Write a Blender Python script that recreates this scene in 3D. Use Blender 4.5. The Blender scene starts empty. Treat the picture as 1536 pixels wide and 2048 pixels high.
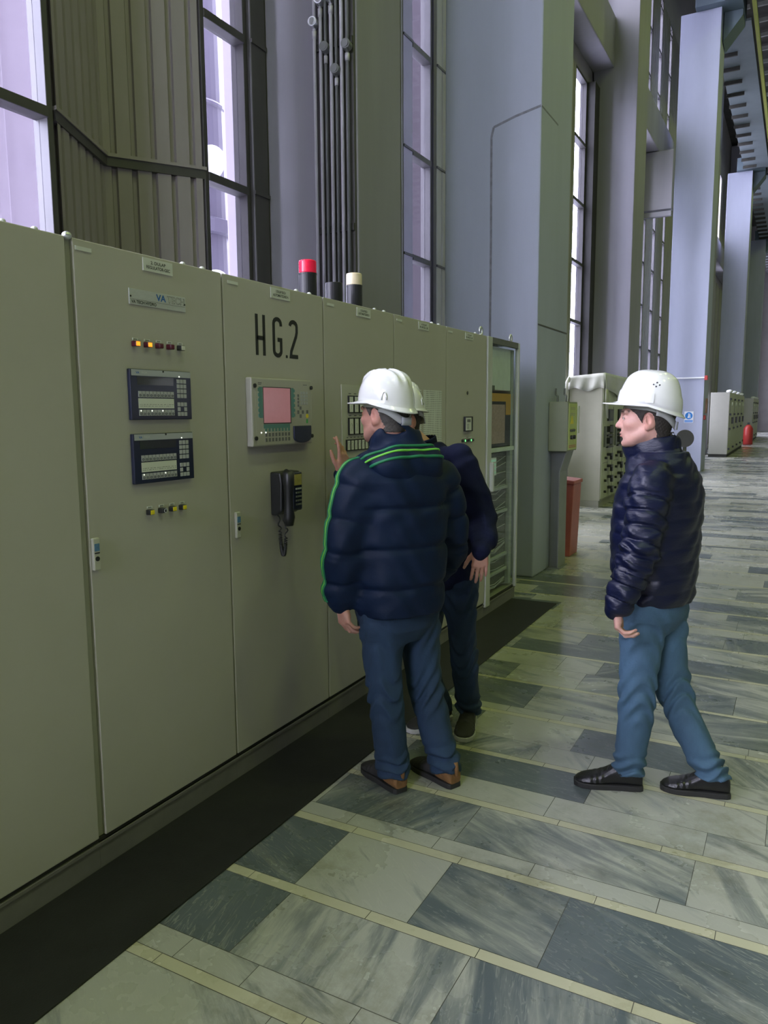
import bpy, bmesh, math, random
import numpy as np
from mathutils import Vector, Matrix
rnd = random.Random(7)
SC = bpy.context.scene
COL = SC.collection
PI = math.pi

# ------------------------------------------------------------------ helpers
class MB:
    """collects boxes, tubes, prisms ... into one mesh"""
    def __init__(s): s.v = []; s.f = []; s.m = []; s.cur = 0
    def add(s, vs, fs):
        o = len(s.v); s.v += [tuple(map(float, v)) for v in vs]
        for f in fs: s.f.append(tuple(i + o for i in f)); s.m.append(s.cur)
        return s
    def box(s, x0, x1, y0, y1, z0, z1):
        vs = [(x, y, z) for x in (x0, x1) for y in (y0, y1) for z in (z0, z1)]
        return s.add(vs, [(0,1,3,2),(4,6,7,5),(0,4,5,1),(2,3,7,6),(0,2,6,4),(1,5,7,3)])
    def prism(s, pts, d):
        """closed outline pts (3-D) pushed by vector d"""
        n = len(pts); a = [Vector(p) for p in pts]; b = [p + Vector(d) for p in a]
        fs = [tuple(range(n))[::-1], tuple(range(n, 2*n))]
        fs += [(i, (i+1) % n, n + (i+1) % n, n + i) for i in range(n)]
        return s.add(a + b, fs)
    def tube(s, pts, r, n=10, closed=False):
        P = [Vector(p) for p in pts]; m = len(P)
        rr = r if isinstance(r, (list, tuple)) else [r]*m
        vs = []; nrm = None
        for i, p in enumerate(P):
            if closed: t = (P[(i+1) % m] - P[i-1])
            else: t = P[min(i+1, m-1)] - P[max(i-1, 0)]
            t.normalize()
            if nrm is None:
                nrm = t.orthogonal().normalized()
            nrm = (nrm - t*nrm.dot(t)).normalized(); b = t.cross(nrm)
            for k in range(n):
                a = 2*PI*k/n
                vs.append(p + (nrm*math.cos(a) + b*math.sin(a))*rr[i])
        fs = []
        for i in range(m if closed else m-1):
            j = (i+1) % m
            for k in range(n):
                fs.append((i*n+k, i*n+(k+1) % n, j*n+(k+1) % n, j*n+k))
        if not closed:
            fs.append(tuple(range(n))[::-1]); fs.append(tuple((m-1)*n+k for k in range(n)))
        return s.add(vs, fs)
    def cyl(s, p0, p1, r0, r1=None, n=20): return s.tube([p0, p1], [r0, r0 if r1 is None else r1], n)
    def ball(s, c, r, n=12, m=8):
        r = r if isinstance(r, (tuple, list)) else (r, r, r)
        vs = [(c[0], c[1], c[2]-r[2])]
        for i in range(1, m):
            a = -PI/2 + PI*i/m
            for k in range(n):
                b = 2*PI*k/n
                vs.append((c[0]+r[0]*math.cos(a)*math.cos(b), c[1]+r[1]*math.cos(a)*math.sin(b), c[2]+r[2]*math.sin(a)))
        vs.append((c[0], c[1], c[2]+r[2])); fs = []
        for k in range(n):
            fs.append((0, 1+(k+1) % n, 1+k))
            for i in range(m-2):
                fs.append((1+i*n+k, 1+i*n+(k+1) % n, 1+(i+1)*n+(k+1) % n, 1+(i+1)*n+k))
            fs.append((len(vs)-1, 1+(m-2)*n+k, 1+(m-2)*n+(k+1) % n))
        return s.add(vs, fs)
    def stroke(s, pts, w, x, th=0.001, closed=False):
        """painted stroke in the door plane: pts are (y, z); pen width w; at depth x"""
        P = [Vector((p[0], p[1])) for p in pts]
        n = len(P); L = []; R = []
        for i in range(n):
            a = (P[i]-P[i-1]).normalized() if i > 0 else (P[1]-P[0]).normalized()
            b = (P[i+1]-P[i]).normalized() if i < n-1 else a
            na = Vector((-a.y, a.x)); nb = Vector((-b.y, b.x)); m = (na+nb)
            m = m.normalized() if m.length > 1e-6 else na
            k = 1/max(.45, m.dot(na))
            L.append(P[i]+m*w/2*k); R.append(P[i]-m*w/2*k)
        for i in range(n-1):
            s.prism([(x, q.x, q.y) for q in (L[i], L[i+1], R[i+1], R[i])], (th, 0, 0))
        return s

def link(o, parent=None):
    COL.objects.link(o)
    if parent is not None: o.parent = parent
    return o
def obj(name, mb, mat, parent=None, smooth=False, bevel=0, loc=None):
    me = bpy.data.meshes.new(name)
    me.from_pydata(mb.v, [], mb.f); me.update()
    mats = mat if isinstance(mat, (list, tuple)) else [mat]
    for m in mats: me.materials.append(m)
    if len(mats) > 1: me.polygons.foreach_set('material_index', mb.m)
    bm = bmesh.new(); bm.from_mesh(me); bmesh.ops.recalc_face_normals(bm, faces=bm.faces); bm.to_mesh(me); bm.free()
    if smooth: me.polygons.foreach_set('use_smooth', [True]*len(me.polygons))
    o = bpy.data.objects.new(name, me); link(o, parent)
    if parent is not None:
        o.matrix_parent_inverse = Matrix.Translation(-world_loc(parent))
    if bevel:
        b = o.modifiers.new('bevel', 'BEVEL'); b.width = bevel; b.segments = 2; b.limit_method = 'ANGLE'
    return o
WL = {}
def world_loc(o): return WL.get(o.name, Vector((0,0,0)))
def tag(o, label, cat, group=None):
    o['label'] = label; o['category'] = cat
    if group: o['group'] = group
    return o
def thing(name, label, cat, loc, group=None):
    o = bpy.data.objects.new(name, None); link(o); o.location = loc; o.empty_display_size = .1
    WL[o.name] = Vector(loc)
    return tag(o, label, cat, group)
def struct(name, mb, mat, parent=None, **k):
    o = obj(name, mb, mat, parent, **k)
    if parent is None: o['kind'] = 'structure'
    return o
def struct_root(name, loc=(0,0,0)):
    o = bpy.data.objects.new(name, None); link(o); o.location = loc; o['kind'] = 'structure'
    WL[o.name] = Vector(loc); return o
def text_mesh(name, txt, mat, parent, y, z, h, x, width=None, bold=0.0, spacing=1.0):
    """flat lettering on a door (plane x = const), lower-left corner at (y, z), cap height h"""
    cu = bpy.data.curves.new(name, 'FONT'); cu.body = txt; cu.size = 1.0; cu.offset = bold; cu.space_character = spacing
    cu.extrude = 0.0
    t = bpy.data.objects.new(name, cu); COL.objects.link(t)
    me = bpy.data.meshes.new_from_object(t)
    bpy.data.objects.remove(t); bpy.data.curves.remove(cu)
    co = np.zeros(len(me.vertices)*3); me.vertices.foreach_get('co', co); co = co.reshape(-1, 3)
    mn = co.min(0); mx = co.max(0)
    sy = h/(mx[1]-mn[1]); sx = (width/(mx[0]-mn[0])) if width else sy
    out = np.stack([np.full(len(co), x), y+(co[:,0]-mn[0])*sx, z+(co[:,1]-mn[1])*sy], 1)
    me.vertices.foreach_set('co', out.ravel()); me.name = name; me.update()
    me.materials.clear(); me.materials.append(mat)
    o = bpy.data.objects.new(name, me); link(o, parent)
    o.matrix_parent_inverse = Matrix.Translation(-world_loc(parent))
    return o

# ------------------------------------------------------------------ materials
def nodes(name):
    m = bpy.data.materials.new(name); m.use_nodes = True
    nt = m.node_tree; return m, nt, nt.nodes['Principled BSDF']
def ramp(nt, fac, stops):
    r = nt.nodes.new('ShaderNodeValToRGB'); e = r.color_ramp.elements
    while len(e) < len(stops): e.new(.5)
    for i, (p, c) in enumerate(stops): e[i].position = p; e[i].color = (*c, 1)
    nt.links.new(fac, r.inputs[0]); return r.outputs[0]
def noise(nt, scale, detail=4, rough=.6, vec=None, dist=0):
    n = nt.nodes.new('ShaderNodeTexNoise'); n.inputs['Scale'].default_value = scale
    n.inputs['Detail'].default_value = detail; n.inputs['Roughness'].default_value = rough; n.inputs['Distortion'].default_value = dist
    if vec is not None: nt.links.new(vec, n.inputs['Vector'])
    return n.outputs['Fac']
def objvec(nt, scale=(1,1,1)):
    t = nt.nodes.new('ShaderNodeTexCoord'); mp = nt.nodes.new('ShaderNodeMapping')
    mp.inputs['Scale'].default_value = scale; nt.links.new(t.outputs['Object'], mp.inputs['Vector']); return mp.outputs['Vector']
def mat(name, c, rough=.5, metal=0, var=.08, vscale=6, stretch=(1,1,1), bump=0, bscale=200, bstretch=None, spec=.5, emit=None, es=0, coat=0, sheen=0):
    m, nt, b = nodes(name)
    lo = tuple(max(0, x*(1-var)) for x in c); hi = tuple(min(1, x*(1+var)) for x in c)
    v = objvec(nt, stretch)
    f = noise(nt, vscale, 5, .62, v)
    nt.links.new(ramp(nt, f, [(.25, lo), (.75, hi)]), b.inputs['Base Color'])
    b.inputs['Roughness'].default_value = rough; b.inputs['Metallic'].default_value = metal
    b.inputs['Specular IOR Level'].default_value = spec
    if coat: b.inputs['Coat Weight'].default_value = coat; b.inputs['Coat Roughness'].default_value = .08
    if sheen: b.inputs['Sheen Weight'].default_value = sheen
    if bump:
        bn = nt.nodes.new('ShaderNodeBump'); bn.inputs['Strength'].default_value = bump; bn.inputs['Distance'].default_value = .004
        nt.links.new(noise(nt, bscale, 3, .6, objvec(nt, bstretch or (1,1,1))), bn.inputs['Height']); nt.links.new(bn.outputs[0], b.inputs['Normal'])
    if emit: b.inputs['Emission Color'].default_value = (*emit, 1); b.inputs['Emission Strength'].default_value = es
    return m
M = {}
M['cab'] = mat('cabinet_paint', (.44,.425,.385), .55, var=.035, vscale=3, bump=.05, bscale=900)
M['cab_frame'] = mat('cabinet_frame_paint', (.30,.30,.25), .5, var=.05)
M['cab_dark'] = mat('cabinet_gap_dark', (.03,.03,.028), .7)
M['plinth'] = mat('plinth_grey', (.17,.165,.16), .55, var=.12, vscale=8)
M['rubber'] = mat('black_rubber_mat', (.011,.012,.012), .6, var=.35, vscale=9, bump=.25, bscale=160)
M['white_plate'] = mat('white_label_plate', (.62,.64,.62), .35, var=.03)
M['alu'] = mat('brushed_plate', (.55,.57,.57), .35, .3, var=.08, vscale=30, stretch=(1,1,14))
M['black'] = mat('black_plastic', (.018,.019,.022), .38, var=.2)
M['ink'] = mat('black_ink', (.012,.013,.018), .6, var=.1)
M['ink_grey'] = mat('grey_ink', (.14,.14,.15), .6, var=.1)
M['blue_ink'] = mat('blue_ink', (.02,.12,.45), .5, var=.1)
M['navy_panel'] = mat('navy_panel', (.02,.025,.06), .3, var=.2)
M['key_grey'] = mat('key_grey', (.42,.43,.47), .5, var=.06)
M['panel_strip'] = mat('panel_header_grey', (.40,.42,.47), .45, var=.04)
M['lcd_dark'] = mat('dark_lcd', (.05,.05,.06), .12, var=.2)
M['paper'] = mat('paper_white', (.66,.68,.65), .8, var=.03)
M['hmi'] = mat('operator_panel_grey', (.42,.41,.37), .45, var=.03)
M['teal'] = mat('teal_keys', (.10,.24,.24), .5, var=.05)
M['pink_lcd'] = mat('pink_lcd', (.30,.13,.15), .25, var=.06, vscale=40, emit=(.62,.27,.30), es=.34)
M['amber'] = mat('amber_lens', (.9,.35,.03), .3, emit=(1,.36,.03), es=1.1, var=.05)
M['amber_core'] = mat('amber_core', (1,.5,.05), .3, emit=(1,.42,.02), es=1.25, var=.02)
M['maroon'] = mat('maroon_lens', (.10,.012,.03), .25, var=.1)
M['white_lens'] = mat('white_lens', (.62,.62,.55), .3, var=.05)
M['yellow_lens'] = mat('yellow_button', (.75,.62,.02), .4, var=.05)
M['green_led'] = mat('green_led', (.2,.9,.3), .3, emit=(.25,1,.35), es=1.2)
M['white_led'] = mat('white_led', (1,1,.95), .3, emit=(1,1,.95), es=1.3)
M['red_lens'] = mat('red_beacon_lens', (.75,.015,.06), .2, var=.1, emit=(.8,.01,.05), es=.18)
M['ivory_lens'] = mat('ivory_beacon_lens', (.72,.62,.42), .25, var=.08)
M['steel'] = mat('bright_steel', (.68,.7,.74), .28, .85, var=.1)
M['lock'] = mat('lock_plate', (.48,.48,.42), .4, var=.04)
M['blue_tag'] = mat('blue_tag', (.10,.22,.42), .4, var=.25, vscale=60)
M['wall'] = mat('cladding_grey', (.33,.30,.315), .6, var=.12, vscale=2.2, stretch=(1,1,.25))
M['wall_lt'] = mat('panel_wall_grey', (.30,.285,.30), .65, var=.1, vscale=1.5)
M['wall_far'] = mat('far_wall_olive', (.13,.14,.10), .7, var=.1)
M['frame'] = mat('window_frame_dark', (.07,.068,.07), .5, var=.2, vscale=4, stretch=(1,1,.4))
M['frame_lt'] = mat('window_frame_paint', (.30,.30,.24), .5, var=.12, vscale=4, stretch=(1,1,.3))
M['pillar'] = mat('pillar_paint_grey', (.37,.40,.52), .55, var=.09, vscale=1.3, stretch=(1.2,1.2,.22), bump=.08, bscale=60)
M['pillar_dim'] = mat('pillar_paint_dark', (.26,.255,.29), .55, var=.1, vscale=1.6, stretch=(1.6,1.6,.2), bump=.08, bscale=60)  # darker, greyer paint than on the great pillars
M['stain'] = mat('dark_rub_mark', (.19,.195,.24), .7, var=.3, vscale=20)
M['pipe'] = mat('conduit_grey', (.50,.50,.54), .35, .1, var=.15)
M['girder'] = mat('girder_blue_grey', (.10,.14,.17), .55, var=.12, vscale=1.5)
M['girder_lt'] = mat('girder_side_blue_grey', (.17,.21,.235), .55, var=.12, vscale=1.5)
M['yellow_rail'] = mat('yellow_green_rail', (.34,.38,.07), .5, var=.1)
M['roof'] = mat('roof_dark', (.05,.05,.045), .8, var=.35, vscale=4)
M['roof_bar'] = mat('roof_bar_grey', (.30,.31,.30), .7, var=.2)
M['red_paint'] = mat('red_paint', (.42,.035,.03), .4, var=.1)
M['red_box'] = mat('salmon_red_box', (.42,.11,.09), .5, var=.12, vscale=5)
M['box_green'] = mat('control_box_paint', (.27,.29,.21), .5, var=.05)
M['box_face'] = mat('control_box_face', (.50,.56,.20), .5, var=.12, vscale=25)
M['post'] = mat('post_grey', (.15,.16,.16), .5, var=.1)
M['post_lt'] = mat('post_flange_grey', (.24,.25,.25), .5, var=.1)
M['film'] = mat('plastic_sheet_cover', (.52,.53,.46), .32, var=.08, vscale=7)
M['gear'] = mat('switchgear_paint', (.36,.36,.28), .55, var=.05)
M['gear_front'] = mat('switchgear_front', (.46,.48,.36), .55, var=.06)
M['gear_far'] = mat('far_switchgear_paint', (.40,.40,.36), .55, var=.04)
M['sign_blue'] = mat('sign_blue', (.01,.20,.62), .4, var=.04)
M['sign_white'] = mat('sign_white', (.8,.82,.85), .4, var=.02)
M['sign_text'] = mat('sign_caption_blue', (.18,.36,.75), .4, var=.1, vscale=60)
M['disc'] = mat('dark_disc', (.055,.055,.05), .5, var=.15)
M['concrete_lit'] = mat('toned_down_outdoor_concrete', (.125,.112,.128), .85, var=.06, vscale=1.5)  # same outdoor concrete, colour darkened to offset the strong sky light on it
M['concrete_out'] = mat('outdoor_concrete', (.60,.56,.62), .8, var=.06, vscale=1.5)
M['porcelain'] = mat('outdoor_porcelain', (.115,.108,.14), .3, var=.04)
M['ground_out'] = mat('outdoor_gravel', (.5,.5,.5), .9, var=.15, vscale=3)
M['yellow_unit'] = mat('amber_relay_unit', (.62,.32,.03), .45, var=.1)
M['relay_white'] = mat('relay_panel_white', (.78,.80,.82), .45, var=.1, vscale=14)
M['relay_dark'] = mat('relay_rack_dark', (.12,.12,.125), .5, var=.6, vscale=30, stretch=(1,1,6))
M['relay_mid'] = mat('relay_rail_grey', (.42,.44,.46), .45, var=.12, vscale=20)
M['pinkwin'] = mat('copper_tint_window', (.50,.33,.30), .3, var=.25, vscale=60)
M['wood'] = mat('cable_coil', (.40,.42,.33), .5, var=.1)

def glass(name, tint, refl):
    m, nt, b = nodes(name)
    nt.nodes.remove(b)
    out = nt.nodes['Material Output']
    t = nt.nodes.new('ShaderNodeBsdfTransparent'); t.inputs[0].default_value = (*tint, 1)
    g = nt.nodes.new('ShaderNodeBsdfGlossy'); g.inputs['Roughness'].default_value = .02
    fr = nt.nodes.new('ShaderNodeFresnel'); fr.inputs[0].default_value = refl
    mx = nt.nodes.new('ShaderNodeMixShader')
    ge = nt.nodes.new('ShaderNodeNewGeometry'); inv = nt.nodes.new('ShaderNodeMath'); inv.operation = 'SUBTRACT'; inv.inputs[0].default_value = 1
    mu = nt.nodes.new('ShaderNodeMath'); mu.operation = 'MULTIPLY'
    nt.links.new(ge.outputs['Backfacing'], inv.inputs[1]); nt.links.new(inv.outputs[0], mu.inputs[0]); nt.links.new(fr.outputs[0], mu.inputs[1])
    nt.links.new(mu.outputs[0], mx.inputs[0]); nt.links.new(t.outputs[0], mx.inputs[1]); nt.links.new(g.outputs[0], mx.inputs[2])
    nt.links.new(mx.outputs[0], out.inputs[0]); return m
M['pane'] = glass('window_glass', (.93,.93,.97), 1.35)
M['door_glass'] = glass('cabinet_door_glass', (.93,.96,.95), 1.22)

def floor_mat():
    m, nt, b = nodes('marble_tiles')
    at = nt.nodes.new('ShaderNodeAttribute'); at.attribute_name = 'tile'
    sep = nt.nodes.new('ShaderNodeSeparateColor'); nt.links.new(at.outputs['Color'], sep.inputs[0])
    tone, seed, ang = sep.outputs[0], sep.outputs[1], sep.outputs[2]
    cream = at.outputs['Alpha']
    tc = nt.nodes.new('ShaderNodeTexCoord')
    def math_(op, a, bb):
        n = nt.nodes.new('ShaderNodeMath'); n.operation = op
        for i, q in enumerate((a, bb)):
            if isinstance(q, (int, float)): n.inputs[i].default_value = q
            else: nt.links.new(q, n.inputs[i])
        return n.outputs[0]
    rot = nt.nodes.new('ShaderNodeVectorRotate'); rot.rotation_type = 'Z_AXIS'
    nt.links.new(tc.outputs['Object'], rot.inputs['Vector'])
    nt.links.new(math_('MULTIPLY', ang, PI), rot.inputs['Angle'])
    add = nt.nodes.new('ShaderNodeVectorMath'); add.operation = 'ADD'
    cmb = nt.nodes.new('ShaderNodeCombineXYZ')
    nt.links.new(math_('MULTIPLY', seed, 37.0), cmb.inputs[0]); nt.links.new(math_('MULTIPLY', seed, 91.0), cmb.inputs[1])
    nt.links.new(rot.outputs[0], add.inputs[0]); nt.links.new(cmb.outputs[0], add.inputs[1])
    def mapped(sc):
        mp = nt.nodes.new('ShaderNodeMapping'); mp.inputs['Scale'].default_value = sc
        nt.links.new(add.outputs[0], mp.inputs['Vector']); return mp.outputs[0]
    streak = noise(nt, 2.2, 6, .56, mapped((1.0, 5.5, 1)), .7)
    fine = noise(nt, 9, 6, .7, mapped((1.2, 9, 1)), .4)
    blotch = noise(nt, 1.7, 3, .5, mapped((1, 2.2, 1)))
    # amount of grey: tone shifts the threshold of the streak field
    s = math_('ADD', math_('MULTIPLY', streak, .70), math_('MULTIPLY', fine, .13))
    s = math_('ADD', s, math_('MULTIPLY', blotch, .31))
    s = math_('ADD', s, math_('SUBTRACT', math_('MULTIPLY', tone, .42), .21))
    grey = ramp(nt, s, [(.46, (0,0,0)), (.565, (.62,.62,.62)), (.68, (1,1,1))])
    mixc = nt.nodes.new('ShaderNodeMix'); mixc.data_type = 'RGBA'
    nt.links.new(grey, mixc.inputs[0]); mixc.inputs[6].default_value = (.385,.39,.34,1); mixc.inputs[7].default_value = (.100,.122,.132,1)
    # pale hair veins
    vein = ramp(nt, noise(nt, 5, 3, .5, mapped((.7, 5, 1)), 1.6), [(.485, (0,0,0)), (.5, (1,1,1)), (.515, (0,0,0))])
    mv = nt.nodes.new('ShaderNodeMix'); mv.data_type = 'RGBA'
    nt.links.new(math_('MULTIPLY', vein, .30), mv.inputs[0]); nt.links.new(mixc.outputs[2], mv.inputs[6]); mv.inputs[7].default_value = (.50,.50,.44,1)
    mc = nt.nodes.new('ShaderNodeMix'); mc.data_type = 'RGBA'
    nt.links.new(cream, mc.inputs[0]); nt.links.new(mv.outputs[2], mc.inputs[6]); mc.inputs[7].default_value = (.50,.48,.33,1)
    # wear: scattered dark grime, worn patches
    gr = ramp(nt, noise(nt, 2.3, 8, .72, tc.outputs['Object']), [(.32, (.58,.58,.50)), (.50, (1,1,1))])
    mm = nt.nodes.new('ShaderNodeMix'); mm.data_type = 'RGBA'; mm.blend_type = 'MULTIPLY'; mm.inputs[0].default_value = .8
    nt.links.new(mc.outputs[2], mm.inputs[6]); nt.links.new(gr, mm.inputs[7])
    nt.links.new(mm.outputs[2], b.inputs['Base Color'])
    rr = ramp(nt, noise(nt, 1.1, 6, .65, tc.outputs['Object']), [(.3, (.20,.20,.20)), (.7, (.36,.36,.36))])
    nt.links.new(rr, b.inputs['Roughness']); b.inputs['Specular IOR Level'].default_value = .75
    bn = nt.nodes.new('ShaderNodeBump'); bn.inputs['Strength'].default_value = .06; bn.inputs['Distance'].default_value = .004
    nt.links.new(noise(nt, 14, 4, .6, tc.outputs['Object']), bn.inputs['Height']); nt.links.new(bn.outputs[0], b.inputs['Normal'])
    return m
M['floor'] = floor_mat()
M['grout'] = mat('tile_joint_dark', (.07,.07,.055), .9, var=.3)
def text_paper():
    m, nt, b = nodes('printed_sheet')
    v = objvec(nt, (1, 1, 1))
    w = nt.nodes.new('ShaderNodeTexWave'); w.wave_type = 'BANDS'; w.bands_direction = 'Z'; w.inputs['Scale'].default_value = 26
    w.inputs['Distortion'].default_value = .3; nt.links.new(v, w.inputs['Vector'])
    n = noise(nt, 60, 2, .5, objvec(nt, (1, 1.6, .1)))
    mul = nt.nodes.new('ShaderNodeMath'); mul.operation = 'MULTIPLY'
    nt.links.new(w.outputs['Fac'], mul.inputs[0]); nt.links.new(n, mul.inputs[1])
    nt.links.new(ramp(nt, mul.outputs[0], [(.33, (.64,.66,.64)), (.5, (.24,.25,.26))]), b.inputs['Base Color'])
    b.inputs['Roughness'].default_value = .7; return m
M['printed'] = text_paper()

# ------------------------------------------------------------------ the hall
WX = -1.705                      # inner face of the window wall
LEV = [1.135 + 1.09*k for k in range(7)]     # transom heights
ZL0, ZL1, ZU0, ZU1, ZTOP = 1.0, 7.75, 9.05, 12.6, 15.4
SEEN = [(2.55, 3.14), (4.41, 4.925), (7.72, 8.255), (14.35, 15.19), (21.36, 21.70), (22.74, 23.22), (24.46, 24.9)]
OPEN = [(2.2-1.75*k, 3.35-1.75*k) for k in range(1, 10)] + SEEN + [(9.5, 10.2), (11.1, 11.7), (12.6, 13.1), (17.2, 18.1), (19.0, 19.9)] + [(28.05+1.75*k, 28.85+1.75*k) for k in range(20)]
OPEN = sorted(OPEN)
YA, YB = -16.0, 66.0
VB = (3.175, 4.395, -2.09, 3.855)            # V-shaped bay: y start, y end, apex x, apex y

# --- floor: individual stone tiles with dark joints
fl = MB(); tiles = []
def tile(x0, x1, y0, y1, tone, seed, ang, cream):
    g = .0012
    fl.add([(x0+g, y0+g, 0), (x1-g, y0+g, 0), (x1-g, y1-g, 0), (x0+g, y1-g, 0)], [(0,1,2,3)])
    tiles.append((tone, seed, ang, cream))
# row: (y0, y1, kind, [x joints], [tones], [angles])
NEAR = [
 (1.02,1.50,'b',[-.6,.95,1.25,1.9,2.6],[.15,.2,.3,.2],[.2,.6,.3,.5]),
 (1.50,1.545,'s',None,None,None),
 (1.545,1.642,'p',[-.3,.545,.80,1.15,1.75,2.4],None,None),
 (1.642,1.968,'b',[-.2,.684,1.342,2.0,2.7],[.86,.30,.62,.5],[.42,.47,.42,.45]),
 (1.968,2.014,'s',None,None,None),
 (2.014,2.388,'b',[-.2,.665,1.103,1.532,2.35,3.0],[.80,.12,.62,.78,.6],[.12,.2,.1,.12,.2]),
 (2.388,2.435,'s',None,None,None),
 (2.435,2.521,'p',[-.2,.62,.995,1.37,1.80,2.3],None,None),
 (2.521,2.811,'b',[-.2,.42,1.05,1.88,2.6,3.2],[.3,.66,.42,.25,.5],[.8,.62,.12,.35,.2]),
 (2.811,2.855,'s',None,None,None),
 (2.855,3.03,'p',[-.1,.78,1.30,1.9,2.6,3.1],[.12,.05,.1,.2,.1],None),
 (3.03,3.277,'b',[-.2,.53,1.42,2.1,2.9],[.2,1.0,.2,.4],[.2,.04,.2,.1]),
 (3.277,3.319,'s',None,None,None),
 (3.319,3.498,'b',[-.2,.50,1.10,1.36,1.7,2.3,3],[.2,.42,.1,.15,.3,.2],[.6,.7,.3,.2,.1,.2]),
 (3.498,3.790,'b',[-.2,.62,.70,1.24,1.86,2.5,3.2],[.8,.75,.05,.92,.3,.5],[.1,.1,.2,.1,.3,.1]),
 (3.790,3.832,'s',None,None,None),
 (3.832,3.914,'p',[-.2,.45,.80,1.10,1.5,2.0,2.6],None,None),
 (3.914,4.296,'b',[-.2,.87,1.75,2.4,3.1],[.78,.40,.6,.3],[.06,.04,.94,.1]),
 (4.296,4.330,'s',None,None,None),
 (4.330,4.630,'b',[-.2,.62,1.05,1.9,2.7],[.66,.2,.55,.4],[.08,.1,.85,.1]),
 (4.630,4.900,'b',[-.2,.85,1.1,1.5,2.3],[.15,.2,.75,.4],[.1,.1,.7,.1]),
 (4.900,4.935,'s',None,None,None),
 (4.935,5.20,'b',[-.2,.45,1.3,2.1,3],[.4,.86,.7,.4],[.1,.05,.1,.1]),
 (5.20,5.495,'b',[-.2,.85,1.5,2.4],[.35,.72,.3],[.1,.05,.1]),
 (5.495,5.54,'s',None,None,None),
]
def fill(x, xe, y0, y1, kind, rr):
    while x < xe:
        L = rr.uniform(.45, .95) if kind == 'b' else rr.uniform(.3, .6)
        if kind == 'b': q = rr.choice([.05,.15,.3,.5,.7,.85])
        elif kind == 'p': q = rr.choice([.05,.1,.2])
        else: q = .1
        tile(x, min(xe, x+L), y0, y1, q, rr.random(), rr.choice([.05,.1,.15,.45,.9,.95]), .85 if kind == 's' else 0)
        x += L
rr = random.Random(3)
XL, XR = -1.7, 14.0
for (y0, y1, kind, jx, tones, angs) in NEAR:
    if jx is None: fill(XL, XR, y0, y1, kind, rr); continue
    fill(XL, jx[0], y0, y1, kind, rr)
    for i in range(len(jx)-1):
        tile(jx[i], jx[i+1], y0, y1, tones[i] if tones else rr.choice([.05,.12,.2]), rr.random(), angs[i] if angs else .1, 0)
    fill(jx[-1], XR, y0, y1, kind, rr)
y = 5.54; k = 0
while y < YB:
    far = 1 if y < 25 else 1.6
    for kind, h in (('b', rr.uniform(.27,.36)*far), ('b' if rr.random() < .6 else 'p', rr.uniform(.1,.3)*far), ('s', .042)):
        fill(XL, XR, y, min(YB, y+h), kind, rr); y += h
y = 1.02
while y > YA:
    for kind, h in (('s', .045), ('b', rr.uniform(.33,.4)), ('p', .1)):
        fill(XL, XR, y-h, y, kind, rr); y -= h
fo = struct('floor', fl, M['floor'])
ca = fo.data.color_attributes.new('tile', 'FLOAT_COLOR', 'CORNER')
arr = np.repeat(np.array(tiles, dtype=np.float32), 4, axis=0); ca.data.foreach_set('color', arr.ravel())
struct('floor_bed', MB().box(-2.3, 20, YA, YB, -.3, -.0015), M['grout'])

# --- window wall
w = MB()
def wallbox(y0, y1, z0, z1, x0=WX-.12, x1=WX): w.box(x0, x1, y0, y1, z0, z1)
wallbox(YA, VB[0], 0, ZL0); wallbox(VB[1], YB, 0, ZL0)
wallbox(YA, YB, ZL1, ZU0); wallbox(YA, YB, ZU1, ZTOP)
prev = YA
ribs = MB()
for (a, b) in OPEN + [(YB, YB)]:
    vee = abs(prev-3.14) < .02
    wallbox(prev, a if 13 < a < 42 or a > 52 else b+.01, ZU0, ZU1)
    if not vee:
        wallbox(prev, a if not (31.4 < prev < 36.8 or 38 < prev < 50) else b+.01, ZL0, ZL1)
        n = int((a-prev)/.13)
        for i in range(n):                                   # standing ribs of the metal cladding
            yy = prev + (i+.5)*(a-prev)/n
            ribs.box(WX, WX+.022, yy-.045, yy+.045, ZL0, ZL1)
            if prev > 20: ribs.box(WX, WX+.022, yy-.045, yy+.045, ZU0, ZU1)
    prev = b
struct('wall_left', w, M['wall_lt'])
struct('wall_left_cladding', ribs, M['frame_lt'])
# V-shaped corrugated bay between the two nearest windows
def corr(p0, p1, pitch, gd, gw):
    p0, p1 = Vector(p0), Vector(p1); d = p1-p0; L = d.length; d /= L; n = Vector((d.y, -d.x))   # n points into the hall
    if n.x < 0: n = -n
    out = [p0]; m = int(L/pitch)
    for i in range(m):
        c = (i+.5)*L/m
        for s_, q in ((-gw/2-.008, 0), (-gw/2, -gd), (gw/2, -gd), (gw/2+.008, 0)): out.append(p0 + d*(c+s_) + n*q)
    out.append(p1); return out
for z0, z1 in ((-.25, LEV[2]-.012), (LEV[2]+.012, ZL1)):
    pr = corr((WX, VB[0]), (VB[2], VB[3]), .125, .028, .026) + corr((VB[2], VB[3]), (WX, VB[1]), .118, .028, .026)[1:]
    b = MB(); n = len(pr)
    vs = [(p.x, p.y, z) for z in (z0, z1) for p in pr]
    b.add(vs, [(i, i+1, n+i+1, n+i) for i in range(n-1)])
    vs = [(p.x-.04, p.y, z) for z in (z0, z1) for p in pr]
    b.add(vs, [(i, i+1, n+i+1, n+i) for i in range(n-1)])
    struct('wall_left_corrugated', b, M['wall'])
b = MB()
for z in (LEV[2]-.03,):
    b.prism([(WX+.015, VB[0]-.02, z), (VB[2]+.03, VB[3], z), (WX+.015, VB[1]+.02, z), (WX-.05, VB[1]+.02, z), (VB[2]-.05, VB[3], z), (WX-.05, VB[0]-.02, z)], (0, 0, .06))
struct('trim_1', b, M['frame'])
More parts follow.
